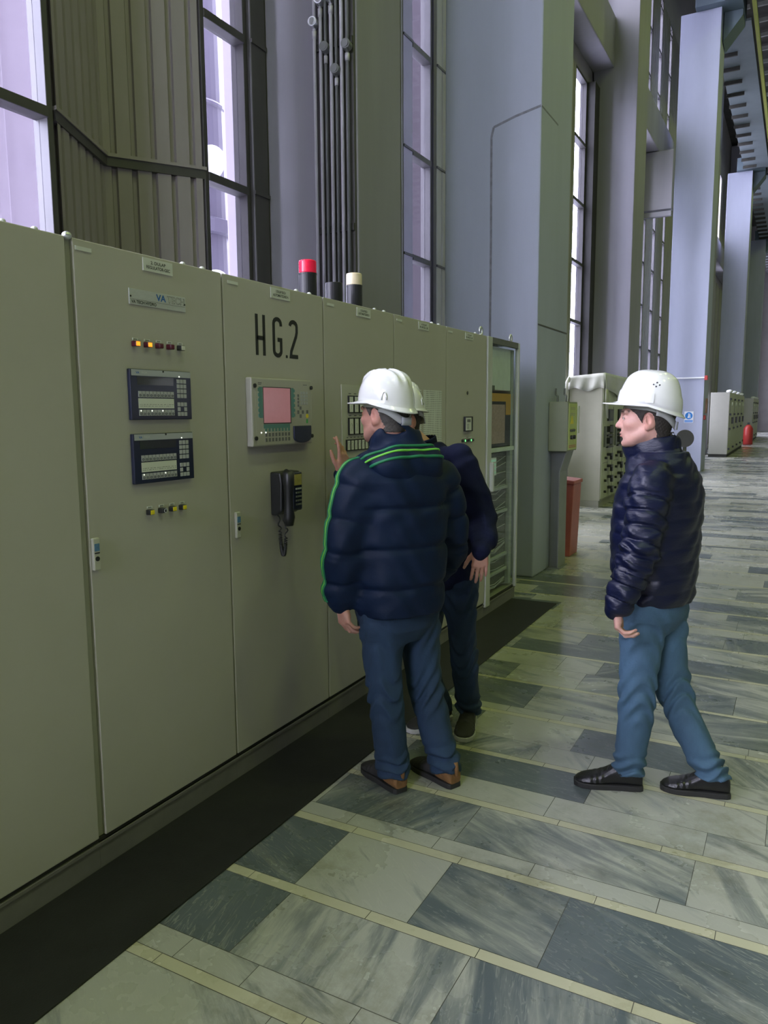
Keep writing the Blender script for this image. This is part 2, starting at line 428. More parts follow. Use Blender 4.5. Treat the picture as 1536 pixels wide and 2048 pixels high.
b = MB(); b.prism([(WX+.024, VB[0]-.02, LEV[2]+.03), (VB[2]+.042, VB[3], LEV[2]+.03), (WX+.024, VB[1]+.02, LEV[2]+.03), (WX-.05, VB[1]+.02, LEV[2]+.03), (VB[2]-.05, VB[3], LEV[2]+.03), (WX-.05, VB[0]-.02, LEV[2]+.03)], (0, 0, .022))
struct('trim_2', b, M['wall'])

# --- windows
def window(n, y0, y1, z0, z1, levels, dark=True, jamb=.04):
    r = struct_root('window_%d' % n, (WX, (y0+y1)/2, z0))
    fm = M['frame'] if dark else M['frame_lt']
    f = MB()
    f.box(WX-.11, WX+.012, y0, y0+jamb, z0, z1); f.box(WX-.11, WX+.012, y1-jamb, y1, z0, z1)
    f.box(WX-.11, WX+.012, y0+jamb, y1-jamb, z0, z0+.05); f.box(WX-.11, WX+.012, y0+jamb, y1-jamb, z1-.05, z1)
    obj('window_frame', f, fm, r, bevel=.004)
    zs = [z0+.05] + list(levels) + [z1-.05]
    for z in levels:
        obj('transom', MB().box(WX-.09, WX+.022, y0+jamb-.005, y1-jamb+.005, z-.03, z+.03), fm, r, bevel=.004)
    for a, b_ in zip(zs[:-1], zs[1:]):
        obj('pane', MB().box(WX-.062, WX-.056, y0+jamb, y1-jamb, a, b_), M['pane'], r)
for i, (a, b_) in enumerate(SEEN):
    window(i+1, a, b_, ZL0+.03, ZL1, [z for z in LEV if ZL0+.2 < z < ZL1-.2])
for i, (a, b_) in enumerate(SEEN[4:]):
    window(len(SEEN)+i+1, a, b_, ZU0, ZU1, [ZU0+1.09*k for k in range(1, 4)])
# dark jamb panels beside the pillars, and cladding return by the second window
struct('trim_3', MB().box(WX-.02, WX+.05, 4.93, 5.115, ZL0, ZL1), M['frame'], bevel=.01)
struct('trim_4', MB().box(WX-.02, WX+.035, 7.50, 7.715, ZL0, ZL1), M['wall_lt'], bevel=.006)
b = MB(); b.box(WX-.02, WX+.03, 8.26, 8.34, ZL0, ZL1); struct('trim_5', b, M['frame'])
b = MB()
for y0 in (8.345, 8.50, 8.655): b.box(WX-.02, WX+.035, y0, y0+.13, ZL0, ZL1)
struct('trim_6', b, M['frame_lt'], bevel=.012)
struct('trim_7', MB().box(WX-.02, WX+.16, 15.2, 15.56, ZL0, ZL1-.02), M['cab_dark'])
b = MB()
for z in LEV[1:]:
    b.box(WX+.03, WX+.045, 8.34, 8.79, z-.012, z+.012); b.box(WX+.03, WX+.045, 7.50, 7.72, z-.012, z+.012); b.box(WX+.045, WX+.06, 4.93, 5.115, z-.014, z+.014)
struct('trim_8', b, M['frame'])

# --- lintel beam along the wall, cross panel behind the far pillar
b = MB(); b.box(WX, -1.29, 6.0, 60, 8.05, 8.95); struct('trim_9', b, M['pillar_dim'], bevel=.02)
b = MB(); b.box(WX, -.93, 20.8, 21.1, 6.62, 8.03); b.box(WX, -.93, 20.8, 20.92, 6.45, 6.58); struct('trim_10', b, M['pillar_dim'], bevel=.02)

# --- pillars
BIG = [-7.65, 7.19, 22.0, 36.85, 51.7]
for i, y0 in enumerate(BIG):
    b = MB(); b.box(-1.06, -.10, y0, y0+1.05, 0, 11.6)
    o = struct('pillar', b, M['pillar'], bevel=.012)
    if i == 1:
        s = MB()
        pts = [(-.575, 2.25), (-.575, 3.2), (-.582, 4.2), (-.56, 4.29), (-.35, 4.35), (-.105, 4.40)]
        for a, c in zip(pts[:-1], pts[1:]):
            d = Vector((c[0]-a[0], c[1]-a[1])).normalized()*.011; nrm = (-d[1], d[0])
            s.prism([(a[0]+nrm[0], y0-.0015, a[1]+nrm[1]), (c[0]+nrm[0], y0-.0015, c[1]+nrm[1]), (c[0]-nrm[0], y0-.0015, c[1]-nrm[1]), (a[0]-nrm[0], y0-.0015, a[1]-nrm[1])], (0, .001, 0))
        s.box(-.1005, -.0985, y0+.005, y0+.55, 4.392, 4.408)
        obj('scuff_mark', s, M['stain'], o)
        obj('panel_seam', MB().box(-.1005, -.097, y0+.01, y0+1.04, 2.44, 2.455), M['frame'], o)
for y0, dy in ((5.126, .70), (15.57, 1.08), (30.4, 1.08), (45.2, 1.08)):
    struct('pillar', MB().box(WX+.03, -.85, y0, y0+dy, 0, 15.2), M['pillar_dim'], bevel=.012)
# dark backing plate added on the near wall pillar behind its conduits
PY = 5.06
struct('dark_backing_plate', MB().box(-1.195, -.862, 5.095, 5.126, 1.2, 12), M['frame'])
def conduit(x, r, zf, label, lit):
    t = thing('conduit_pipe', label, 'pipe', (x, PY, 1.4), 'conduits on the wall pillar')
    obj('pipe', MB().cyl((x, PY, 1.4), (x, PY, 11.5), r, n=12), M['pipe'] if lit else M['post'], t, smooth=True)  # lit pipes take pale grey, shaded ones dark: light set by colour
    if zf:
        f = MB(); f.cyl((x, PY+.01, zf), (x+.012, PY-.05, zf), .036, .034, 18); f.cyl((x+.012, PY-.05, zf), (x+.012, PY-.054, zf), .026, .026, 18)
        obj('junction_cap', f, M['steel'] if lit else M['post'], t, bevel=.004)
        obj('coupling', MB().cyl((x, PY, zf-.10), (x, PY, zf-.05), r*1.35, n=12), M['pipe'], t, smooth=True)
CP = [(-1.172, .013, 4.46, 'leftmost conduit pipe on the wall pillar, round cap jutting out left', 1),
      (-1.118, .013, 4.60, 'second conduit pipe from the left, its cap level with the middle one', 1),
      (-1.075, .011, 4.27, 'thin shaded third conduit pipe from the left, cap a little lower', 0),
      (-1.028, .014, 4.60, 'middle conduit pipe of the bundle, cap level with the second one', 1),
      (-.985, .011, 4.10, 'shaded fifth conduit pipe with the lowest cap of the bundle', 0),
      (-.940, .014, 4.86, 'conduit pipe with the highest round cap of the bundle', 1),
      (-.892, .013, 4.25, 'rightmost conduit pipe on the wall pillar', 0)]
for c in CP: conduit(c[0], c[1], c[2], c[3], c[4])
for z in (4.30, 3.00):
    tag(obj('pipe_clamp', MB().box(-1.195, -.862, 5.076, 5.095, z-.025, z+.025), M['cab_dark']), 'dark clamp bar holding the conduits %s' % ('just below the round caps' if z > 4 else 'low behind the dark beacon'), 'clamp', 'conduit clamps')

# --- crane girder over the pillars
def ribs_girder(y0, y1, label):
    t = thing('crane_girder', label, 'girder', (0, y0, 11.6), 'crane girders over the pillars')
    obj('web', MB().box(.06, .10, y0, y1, 11.62, 13.0), M['girder_lt'], t)
    obj('walkway', MB().box(-.42, .06, y0, y1, 11.60, 11.64), M['girder_lt'], t)
    obj('flange', MB().box(.06, .50, y0, y1, 11.6, 11.66), M['girder_lt'], t)
    r = MB(); n = int((y1-y0)/1.02)
    for i in range(n):
        yy = y0 + .7 + i*1.02
        r.box(-.44, .07, yy, yy+.06, 11.50, 11.60)
    obj('cross_rib', r, M['roof'], t)['kind'] = 'stuff'
spans = [(-7, 7.19), (8.3, 21.9), (23.1, 36.7), (37.95, 51.6), (52.8, 65)]
names = ['out of view', 'blue grey crane girder span overhead between the two nearest great pillars', 'ribbed blue grey crane girder span beyond the second great pillar', 'ribbed crane girder span farther along, past the third great pillar', 'farthest ribbed crane girder span at the end of the hall']
for s_, nm in list(zip(spans, names))[2:]: ribs_girder(s_[0], s_[1], nm)
for i, y0 in enumerate(BIG[1:]):
    b = MB(); b.box(-.70, .38, y0-.25, y0+1.15, 11.6, 12.1)
    b.prism([(-.08, y0+.35, 11.6), (-.08, y0+.35, 10.9), (.36, y0+.35, 11.45), (.36, y0+.35, 11.6)], (0, .72, 0))
    struct('trim_%d' % (11+i), b, M['girder'], bevel=.01)
t = tag(obj('crane_rail', MB().box(.56, .64, 8, 65, 11.62, 11.74), M['yellow_rail']), 'yellow green rail running along under the roof beside the girder', 'rail')
struct('trim_20', MB().box(.50, .56, 8, 65, 11.66, 12.4), M['roof'])
# --- roof with pale purlins
r = MB(); r.box(-1.9, 20, YA, YB, ZTOP, ZTOP+.2); struct('ceiling', r, M['roof'])
r = MB()
for i in range(60): r.box(-.3, 20, -8+i*1.2, -8+i*1.2+.09, ZTOP-.25, ZTOP-.12)
for i in range(14): r.box(.5+i*1.4, .5+i*1.4+.1, YA, YB, ZTOP-.14, ZTOP-.002)
struct('ceiling_purlins', r, M['roof_bar'])
# --- the rest of the shell (behind and beside the camera, far end)
struct('wall_right', MB().box(20, 20.2, YA, YB, 0, ZTOP), M['wall_far'])
wb = MB()
for q in ((-1.9, -1.0, 0, ZTOP), (3.4, 20.2, 0, ZTOP), (-1.0, 3.4, 0, 4.5), (-1.0, 3.4, 12, ZTOP)): wb.box(q[0], q[1], YA-.2, YA, q[2], q[3])  # opening added in this unseen wall so daylight reaches the pillar faces
struct('wall_back', wb, M['wall_far'])
struct('wall_front', MB().box(-1.9, 20.2, YB, YB+.2, 0, ZTOP), M['wall_lt'])
struct('floor_right', MB().box(14.0, 20, YA, YB, -.0014, 0), M['wall_lt'])

# --- outdoors, seen through the glass
struct('ground_outside', MB().box(-60, -1.9, -40, 80, -.5, -.05), M['ground_out'])
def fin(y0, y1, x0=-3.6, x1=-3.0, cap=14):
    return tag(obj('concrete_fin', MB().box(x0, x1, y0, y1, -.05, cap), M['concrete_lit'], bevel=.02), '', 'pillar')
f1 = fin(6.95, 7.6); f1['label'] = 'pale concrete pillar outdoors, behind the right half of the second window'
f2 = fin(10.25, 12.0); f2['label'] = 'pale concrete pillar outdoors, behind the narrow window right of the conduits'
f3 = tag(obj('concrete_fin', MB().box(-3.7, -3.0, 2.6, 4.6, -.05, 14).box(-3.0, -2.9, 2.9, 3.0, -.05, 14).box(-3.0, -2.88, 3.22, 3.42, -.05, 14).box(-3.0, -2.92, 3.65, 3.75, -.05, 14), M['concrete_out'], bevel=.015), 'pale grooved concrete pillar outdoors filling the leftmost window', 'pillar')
# porcelain bushing column behind the second window
def bushing(x, y, label):
    t = thing('insulator_column', label, 'insulator', (x, y, -.05))
    prof = [(.62, -.05), (.62, 2.6), (.72, 2.62), (.72, 3.1), (.62, 3.14), (.60, 4.4), (.70, 4.42), (.70, 4.62), (.60, 4.66), (.58, 6.3), (.60, 6.32), (.60, 6.36), (.56, 6.40), (.54, 8.6), (.40, 9.2), (.1, 9.4)]
    b = MB(); n = 36
    vs = [(x+r_*math.cos(2*PI*k/n), y+r_*math.sin(2*PI*k/n), z) for r_, z in prof for k in range(n)]
    b.add(vs, [(i*n+k, i*n+(k+1) % n, (i+1)*n+(k+1) % n, (i+1)*n+k) for i in range(len(prof)-1) for k in range(n)])
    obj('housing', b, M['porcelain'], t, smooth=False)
    p = MB()
    for z in (3.6, 5.4): p.cyl((x+.55, y-.25, z), (x+.82, y-.42, z), .24, .2, 20)
    obj('flange_cap', p, M['sign_white'], t, smooth=False)
    p = MB(); p.tube([(x+.45, y-.75, 2), (x+.45, y-.75, 6.2), (x+.3, y-.55, 6.9), (x-.3, y-.4, 7.6)], .13, 12)
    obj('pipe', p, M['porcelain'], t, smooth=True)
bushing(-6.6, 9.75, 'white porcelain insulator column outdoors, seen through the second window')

# ------------------------------------------------------------------ control cabinets
CY0, CW, CH = .999, .765, 2.2
ORD = ['nearest plain grey control cabinet at the left edge, no instruments on its door',
       'grey control cabinet with two navy keypad units and rows of square buttons',
       'grey control cabinet lettered HG.2 with the pink operator screen',
       'grey control cabinet with rows of small dial meters behind the two men',
       'grey control cabinet with two printed sheets on its door',
       'grey control cabinet with small framed recorder and green lights, beside the glass door one',
       'end control cabinet of the row with tall glass door and yellow relay unit']
CAB = []
def pl(parent, name, y0, y1, z0, z1, m, x1=.003, x0=0.0, bevel=0):
    return obj(name, MB().box(x0, x1, y0, y1, z0, z1), m, parent, bevel=bevel)
for i in range(7):
    y0 = CY0 + CW*i; y1 = y0 + CW
    c = thing('control_cabinet', ORD[i], 'cabinet', (-.3, (y0+y1)/2, 0), 'row of grey control cabinets'); CAB.append(c)
    if i < 6:
        b = MB(); b.box(-.6, -.026, y0+.0005, y1-.0005, .1, CH-.004)
        obj('cabinet_body', b, M['cab_dark'], c)
        g = .026 if i == 1 else .004
        d = obj('door', MB().box(-.024, 0, y0+g, y1-.004, .118, CH), M['cab'], c, bevel=.004)
    else:
        # hollow cabinet: back, sides, top, glass door
        b = MB(); b.box(-.6, -.56, y0, y1, .1, CH); b.box(-.56, -.02, y0, y0+.02, .1, CH); b.box(-.56, -.02, y0+.02, y1, CH-.02, CH); b.box(-.56, -.02, y0+.02, y1, .1, .12); b.box(-.56, -.5, y1-.02, y1, .12, CH-.02)
        obj('cabinet_body', b, M['cab_frame'], c)
        d = None
    b = MB(); b.box(-.6, -.006, y0+.0005, y1-.0005, 0, .1); b.box(-.6, -.0005, y0+.0005, y1-.0005, .088, .1)
    obj('plinth', b, M['plinth'], c)
    obj('base_rail', MB().box(-.55, -.012, y0+.001, y1-.001, .1, .117), M['cab_dark'], c)
    if i > 0:
        pl(c, 'maker_strip', y0+.035, y0+.10, 2.163, 2.176, M['white_plate'])
    if 0 < i < 6:
        k = obj('lock_handle', MB().box(0, .014, y0+.030, y0+.059, 1.09, 1.204), M['lock'], c, bevel=.004)
        obj('lock_badge', MB().box(.014, .0155, y0+.034, y0+.055, 1.158, 1.184), M['blue_tag'], k)
        obj('lock_badge', MB().box(.014, .0155, y0+.034, y0+.055, 1.149, 1.153), M['black'], k)
        obj('key_hole', MB().cyl((.0135, y0+.0445, 1.131), (.0165, y0+.0445, 1.131), .0085, n=16), M['black'], k)
    if i < 6:
        for yy in (.55, .66): obj('top_screw', MB().ball((-.012, y0+yy, CH+.001), (.011, .011, .009)), M['white_plate'], c, smooth=True)
# the row goes on past the left edge of the frame
def copy_thing(root, dy, label):
    r = root.copy(); COL.objects.link(r); r.location.y += dy; r['label'] = label
    for ch in list(root.children):
        q = ch.copy(); COL.objects.link(q); q.parent = r; q.matrix_parent_inverse = ch.matrix_parent_inverse.copy()
        for g in ch.children:
            d = g.copy(); COL.objects.link(d); d.parent = q; d.matrix_parent_inverse = g.matrix_parent_inverse.copy()
    return r
for k in range(1, 6): copy_thing(CAB[0], -CW*k, 'plain grey control cabinet continuing the row past the left edge')
# name strips at the top of the doors
def cab_label(i, lines):
    c = CAB[i]; y0 = CY0 + CW*i + .330
    pl(c, 'name_plate', y0, y0+.148, 2.143, 2.189, M['white_plate'], .004)
    for q, t in enumerate(lines):
        w_ = .118 if q else .075
        text_mesh('plate_lettering', t, M['ink'], c, y0+.074-w_/2, 2.169-q*.017, .0115, .0046, w_, bold=.018)
cab_label(1, ['2. DULAP', 'REGULATOR-GEC']); cab_label(2, ['2 DULAP BUCA', 'AUTOMATIZARE A']); cab_label(3, ['3 DULAP BUCA', 'AUTOMATIZARE B'])
cab_label(4, ['4 DULAP', 'HG.2']); cab_label(5, ['5 DULAP', 'HG.2'])
# gap edge strip between the first two cabinets
obj('edge_strip', MB().box(-.03, -.012, CY0+CW+.004, CY0+CW+.024, .12, CH-.003), M['cab_frame'], CAB[1])
obj('corner_bolt', MB().ball((-.01, CY0+CW+.014, CH+.004), (.016, .016, .014)), M['steel'], CAB[1], smooth=True)

# --- cabinet 1: maker's plate, buttons, two keypad units
c = CAB[1]
p = pl(c, 'maker_plate', 2.020, 2.305, 2.016, 2.072, M['alu'], .004, bevel=.001)
text_mesh('plate_lettering', 'VA', M['blue_ink'], p, 2.150, 2.041, .0245, .0046, .050, bold=.03)
text_mesh('plate_lettering', 'TECH', M['ink_grey'], p, 2.206, 2.0400, .0260, .0044, .092, bold=.03)
text_mesh('plate_lettering', 'TECH', M['white_plate'], p, 2.2075, 2.0418, .0222, .0048, .087, bold=-.012)
text_mesh('plate_lettering', 'VA TECH HYDRO', M['ink'], p, 2.028, 2.0205, .0115, .0046, .122, bold=.02)
obj('rule', MB().box(.004, .0045, 2.024, 2.30, 2.0345, 2.0355), M['ink_grey'], p)
for yy in (2.026, 2.299): obj('rivet', MB().cyl((.003, yy, 2.044), (.0055, yy, 2.044), .0035, n=12), M['black'], p)
def button(yc, zc, m, core=None, lab=True, dark=None):
    b = obj('push_button', MB().box(0, .022, yc-.0115, yc+.0115, zc-.0095, zc+.0095), dark or M['black'], c, bevel=.002); b.location.y = -.018
    obj('lens', MB().box(.021, .0245, yc-.0095, yc+.0095, zc-.0080, zc+.0080), m, b, bevel=.002)
    if core: obj('lamp_core', MB().box(.0243, .0249, yc-.006, yc+.006, zc-.005, zc+.005), core, b)
    if lab:
        q = pl(c, 'button_tag', yc-.024, yc+.002, zc+.0125, zc+.0215, M['white_plate'], .002)
        obj('tag_print', MB().box(.002, .0023, yc-.020, yc-.003, zc+.0155, zc+.0185), M['ink_grey'], q)
for yc, m, co_ in ((2.056, 'amber', 'amber_core'), (2.114, 'amber', 'amber_core'), (2.171, 'maroon', None), (2.228, 'maroon', None), (2.285, 'white_lens', None)):
    button(yc-.004, 1.877, M[m], M[co_] if co_ else None, dark=M['maroon'] if m in ('maroon', 'amber') else None)
for yc, m in ((2.088, 'yellow_lens'), (2.149, 'black'), (2.204, 'yellow_lens'), (2.259, 'yellow_lens')):
    button(yc-.004, 1.2625, M[m])
obj('switch_knob', MB().tube([(.028, 2.128+.007*math.cos(a), 1.2625+.007*math.sin(a)) for a in np.linspace(0, 2*PI, 14)[:-1]], .0015, 6, closed=True), M['key_grey'], c)
def keypad(z0, label, leds, reflect):
    y0, h, w_ = 2.009, .183, .311
    k = obj('keypad_unit', MB().box(0, .016, y0, y0+w_, z0, z0+h), M['navy_panel'], c, bevel=.003); k['label'] = label; k.location.y = -.015
    X = .0165
    obj('header_strip', MB().box(.0155, X, y0+.006, y0+w_-.002, z0+h-.024, z0+h-.002), M['panel_strip'], k)
    text_mesh('header_mark', 'VA', M['blue_ink'], k, y0+.027, z0+h-.017, .008, X+.0004, .017, bold=.03)
    text_mesh('header_mark', 'TECH', M['white_plate'], k, y0+.052, z0+h-.016, .007, X+.0004, .028)
    obj('hang_hole', MB().cyl((X-.001, y0+.163, z0+h-.005), (X+.0008, y0+.163, z0+h-.005), .0042, n=12), M['black'], k)
    obj('status_led', MB().cyl((X-.001, y0+.246, z0+h-.021), (X+.0012, y0+.246, z0+h-.021), .0028, n=10), M['white_led'], k)
    obj('display', MB().box(.0155, X, y0+.032, y0+.215, z0+h-.056, z0+h-.027), M['lcd_dark'], k)
    for kz, L in ((z0+h-.101, None), (z0+h-.168, leds)):
        for q in range(10):
            ya = y0+.035+q*.0181
            obj('function_key', MB().box(.0155, X+.0012, ya, ya+.0155, kz, kz+.022), M['key_grey'], k)
            obj('key_symbol', MB().tube([(X+.0016, ya+.0077+.0038*math.cos(a), kz+.007+.0038*math.sin(a)) for a in np.linspace(0, 2*PI, 9)[:-1]], .0011, 4, closed=True), M['navy_panel'], k)
            if L and q in L: obj('key_led', MB().cyl((X, ya+.008, kz+.018), (X+.0022, ya+.008, kz+.018), .0028, n=8), M['white_led'], k)
    pp = obj('label_strip', MB().box(.0155, X, y0+.034, y0+.214, z0+h-.141, z0+h-.105), M['paper'], k)
    b = MB(); r2 = random.Random(int(z0*100))
    for q in range(2):
        yy = y0+.040
        while yy < y0+.205:
            L_ = r2.uniform(.003, .012); b.box(X, X+.0004, yy, yy+L_, z0+h-.128-q*.006, z0+h-.1265-q*.006); yy += L_+r2.uniform(.002, .008)
    obj('strip_print', b, M['ink_grey'], k)
    for r_ in range(4):
        for q in range(3): obj('number_key', MB().box(.0155, X+.0014, y0+.232+q*.0178, y0+.247+q*.0178, z0+h-.046-r_*.0185, z0+h-.031-r_*.0185), M['key_grey'], k, bevel=.001)
    for r_ in range(3):
        for q in range(3):
            if r_ == 1 and q == 1: continue
            obj('arrow_key', MB().box(.0155, X+.0014, y0+.232+q*.0178, y0+.247+q*.0178, z0+.050-r_*.0185, z0+.065-r_*.0185), M['key_grey'], k, bevel=.001)
keypad(1.605, 'upper navy keypad unit with glare on its display', (0, 3, 6), True)
keypad(1.372, 'lower navy keypad unit above the yellow buttons', (0, 6), False)

# --- cabinet 2: HG.2 lettering, operator panel
c = CAB[2]
W_ = .0185; X = .0004
def letter(b, lb): obj('painted_letter', b, M['ink'], c)['label'] = lb
b = MB()
b.stroke([(2.7515, 1.882), (2.7515, 2.060)], W_, X); b.stroke([(2.8035, 1.882), (2.8035, 2.060)], W_, X); b.stroke([(2.752, 1.958), (2.803, 1.958)], W_, X); letter(b, 'large black letter H'); b = MB()
def arc(cy, cz, ry, rz, a0, a1, n=8): return [(cy+ry*math.cos(a), cz+rz*math.sin(a)) for a in np.linspace(a0, a1, n)]
G = [(2.932, 2.022)] + arc(2.904, 2.030, .0275, .022, 0, PI, 9) + arc(2.904, 1.911, .0275, .022, PI, 2*PI, 9) + [(2.9315, 1.960), (2.905, 1.960)]
b.stroke(G, W_, X); letter(b, 'large black letter G'); b = MB()
b.stroke([(2.967, 1.888), (2.981, 1.888)], .013, X); letter(b, 'black full stop'); b = MB()
T = arc(3.031, 2.031, .0275, .020, PI, 0, 9) + [(3.0585, 2.005), (3.052, 1.985), (3.012, 1.915), (3.0075, 1.891), (3.066, 1.891)]
b.stroke(T, W_, X)
letter(b, 'large black figure 2')
k = obj('operator_panel', MB().box(0, .034, 2.697, 3.163, 1.480, 1.782), M['hmi'], c, bevel=.006)
k['label'] = 'grey operator panel with pink screen'; k.location.y = -.036
X = .0345
obj('face_plate', MB().box(.033, X, 2.722, 3.146, 1.488, 1.772), M['hmi'], k)
obj('screen_bezel', MB().box(.0335, X+.0008, 2.775, 2.987, 1.579, 1.743), M['black'], k)
obj('screen', MB().box(.0345, X+.0013, 2.7785, 2.980, 1.5835, 1.7395), M['pink_lcd'], k)
obj('side_strip', MB().box(.0335, X+.0006, 2.746, 2.772, 1.606, 1.742), M['teal'], k)
obj('side_strip', MB().box(.0335, X+.0006, 2.990, 3.010, 1.606, 1.742), M['teal'], k)
obj('side_strip', MB().box(.0335, X+.0006, 2.775, 2.975, 1.559, 1.577), M['teal'], k)
for q in range(6):
    obj('soft_key', MB().box(.0335, X+.0014, 2.739, 2.752, 1.610+q*.0225, 1.624+q*.0225), M['teal'], k, bevel=.001)
    obj('soft_key', MB().box(.0335, X+.0014, 3.006, 3.019, 1.610+q*.0225, 1.624+q*.0225), M['teal'], k, bevel=.001)
for r_ in range(3):
    for q in range(8):
        obj('function_key', MB().box(.0335, X+.0014, 2.785+q*.0248, 2.800+q*.0248, 1.545-r_*.0225, 1.561-r_*.0225), M['ink_grey'] if r_ else M['teal'], k, bevel=.001)
for r_ in range(4):
    for q in range(3): obj('number_key', MB().box(.0335, X+.0014, 3.066+q*.0215, 3.083+q*.0215, 1.715-r_*.0165, 1.728-r_*.0165), M['key_grey'], k, bevel=.001)
for q in range(4): obj('side_key', MB().box(.0335, X+.0012, 3.040, 3.053, 1.702-q*.0155, 1.714-q*.0155), M['ink_grey'], k)
for yy, zz in ((3.064, 1.650), (3.064, 1.612), (3.045, 1.631), (3.083, 1.631), (3.12, 1.632)):
    obj('cursor_key', MB().box(.0335, X+.0014, yy-.008, yy+.008, zz-.008, zz+.008), M['ink_grey'], k, bevel=.001)
obj('yellow_key', MB().cyl((.0335, 3.119, 1.612), (X+.0016, 3.119, 1.612), .0105, n=18), M['yellow_lens'], k)
obj('green_key', MB().box(.0335, X+.0014, 3.110, 3.125, 1.578, 1.597), mat('green_key', (.06,.35,.10), .4), k, bevel=.001)
b = MB(); out = [(3.000, 1.567), (3.143, 1.567)] + [(3.0715+.0715*math.cos(a), 1.512-.026*math.sin(a)) for a in np.linspace(0, PI, 12)]
b.prism([(.033, p_[0], p_[1]) for p_ in out], (.010, 0, 0)); obj('mouse_cover', b, M['navy_panel'], k, bevel=.003)
obj('print_mark', MB().box(X, X+.0004, 2.742, 2.768, 1.757, 1.761).box(X, X+.0004, 2.742, 2.764, 1.751, 1.754).box(X, X+.0004, 3.088, 3.122, 1.757, 1.760), M['ink_grey'], k)
for yy in (2.757, 2.789): obj('status_led', MB().cyl((.0335, yy, 1.541), (X+.002, yy, 1.541), .0035, n=10), M['white_led'], k)
for yy, zz in ((2.717, 1.746), (3.155, 1.747), (2.718, 1.517), (3.156, 1.516)):
    s_ = obj('screw', MB().cyl((.033, yy, zz), (X+.006, yy, zz), .009, n=16), M['black'], k)

# --- cabinet 3: dial meters
c = CAB[3]
k = obj('meter_panel', MB().box(0, .006, 3.452, 4.0, 1.385, 1.774), mat('meter_panel_white', (.50,.50,.44), .5, var=.03), c, bevel=.001)
def meter(y0, y1, z0, z1, rot):
    m_ = obj('dial_meter', MB().box(.006, .014, y0, y1, z0, z1), M['ink'], k, bevel=.001)
    # three levels only: the dial and needle are pieces of one sub-part mesh
    return m_
def meters(zs, step, w_, y_s, n):
    for q in range(n):
        y0 = y_s + q*step
        mb = MB(); mb.cur = 0; mb.box(.006, .015, y0, y0+w_, *zs)
        mb.cur = 1; mb.box(.015, .0158, y0+.005, y0+w_-.004, zs[0]+.006, zs[1]-.006)
        mb.cur = 2; yc = y0+w_/2; h = zs[1]-zs[0]
        mb.prism([(.0158, yc-.001, zs[0]+h*.22), (.0158, yc+.0012, zs[0]+h*.22), (.0158, yc+.008, zs[0]+h*.62), (.0158, yc+.006, zs[0]+h*.62)], (.0004, 0, 0))
        for a in np.linspace(.5, 2.6, 7):
            mb.box(.0158, .0162, yc+.012*math.cos(a)-.0006, yc+.012*math.cos(a)+.0006, zs[0]+h*.45+.02*math.sin(a)-.002, zs[0]+h*.45+.02*math.sin(a)+.002)
        obj('dial_meter', mb, [M['ink'], M['paper'], M['ink_grey']], k)
        obj('meter_tag', MB().box(.006, .0064, y0+.010, y0+w_-.010, zs[1]+.008, zs[1]+.013), M['ink_grey'], k)
meters((1.624, 1.717), .0555, .046, 3.511, 8)
meters((1.508, 1.600), .0555, .046, 3.511, 8)
meters((1.423, 1.484), .0385, .035, 3.486, 12)
# --- cabinet 4: two sheets of paper (things hung on the door)
for (a, b_, z0, z1, lb) in ((4.278, 4.429, 1.47, 1.768, 'narrow printed white sheet on the cabinet door, half hidden by the far helmet'), (4.462, 4.745, 1.42, 1.769, 'wide printed white sheet taped on the cabinet door, right of the far helmet')):
    tag(obj('paper_sheet', MB().box(.0012, .0024, a, b_, z0, z1), M['printed']), lb, 'paper', 'sheets on the cabinet door')
# --- cabinet 5: recorder, lights
c = CAB[5]
k = obj('recorder', MB().box(0, .02, 5.134, 5.272, 1.486, 1.594), M['ink'], c, bevel=.003)
obj('recorder_face', MB().box(.019, .021, 5.134, 5.238, 1.494, 1.586), M['white_plate'], k)
obj('recorder_window', MB().box(.021, .0216, 5.155, 5.22, 1.553, 1.574), M['ink_grey'], k)
b = MB()
for q in range(4): b.box(.021, .0214, 5.152, 5.19, 1.506+q*.01, 1.510+q*.01)
obj('recorder_print', b, M['ink_grey'], k)
for y0 in (5.098, 5.213):
    k = obj('indicator', MB().box(0, .012, y0, y0+.104, 1.411, 1.430), M['black'], c, bevel=.002)
    obj('led', MB().cyl((.011, y0+.045, 1.4205), (.0145, y0+.045, 1.4205), .0085, n=12), M['green_led'], k)
    pl(c, 'indicator_tag', y0+.02, y0+.085, 1.436, 1.445, M['white_plate'], .002)
obj('keyhole_plug', MB().cyl((0, 5.204, 1.763), (.005, 5.204, 1.763), .012, n=16), M['frame'], c)
# --- cabinet 6: glass door and what stands behind it
c = CAB[6]
y0, y1 = CY0+6*CW, CY0+7*CW
M['frame_pale'] = mat('glass_door_frame', (.50,.52,.50), .45, var=.04)
b = MB(); b.box(-.02, .012, y0+.004, y0+.100, .075, CH); obj('door_stile', b, M['frame_pale'], c, bevel=.005)
b = MB(); b.box(-.02, .012, y1-.030, y1-.002, .10, CH); obj('door_stile', b, M['frame_pale'], c, bevel=.005)
b = MB(); b.box(-.02, .006, y0+.10, y1-.03, 2.155, CH); obj('door_header', b, M['ink_grey'], c)
obj('door_glass', MB().box(-.012, -.006, y0+.10, y1-.03, .135, 2.155), M['door_glass'], c)
k = obj('door_handle', MB().box(.012, .045, y0+.05, y0+.085, 1.00, 1.235), M['frame_pale'], c, bevel=.008)
def inside(name, y0_, y1_, z0, z1, m, x1=-.030, x0=-.5, bevel=.003): return obj(name, MB().box(x0, x1, y0_, y1_, z0, z1), M[m], c, bevel=bevel)
yi, yj = y0+.105, y1-.022
k = inside('relay_panel', yi, yj-.10, 1.80, 2.14, 'relay_white')
b = MB()
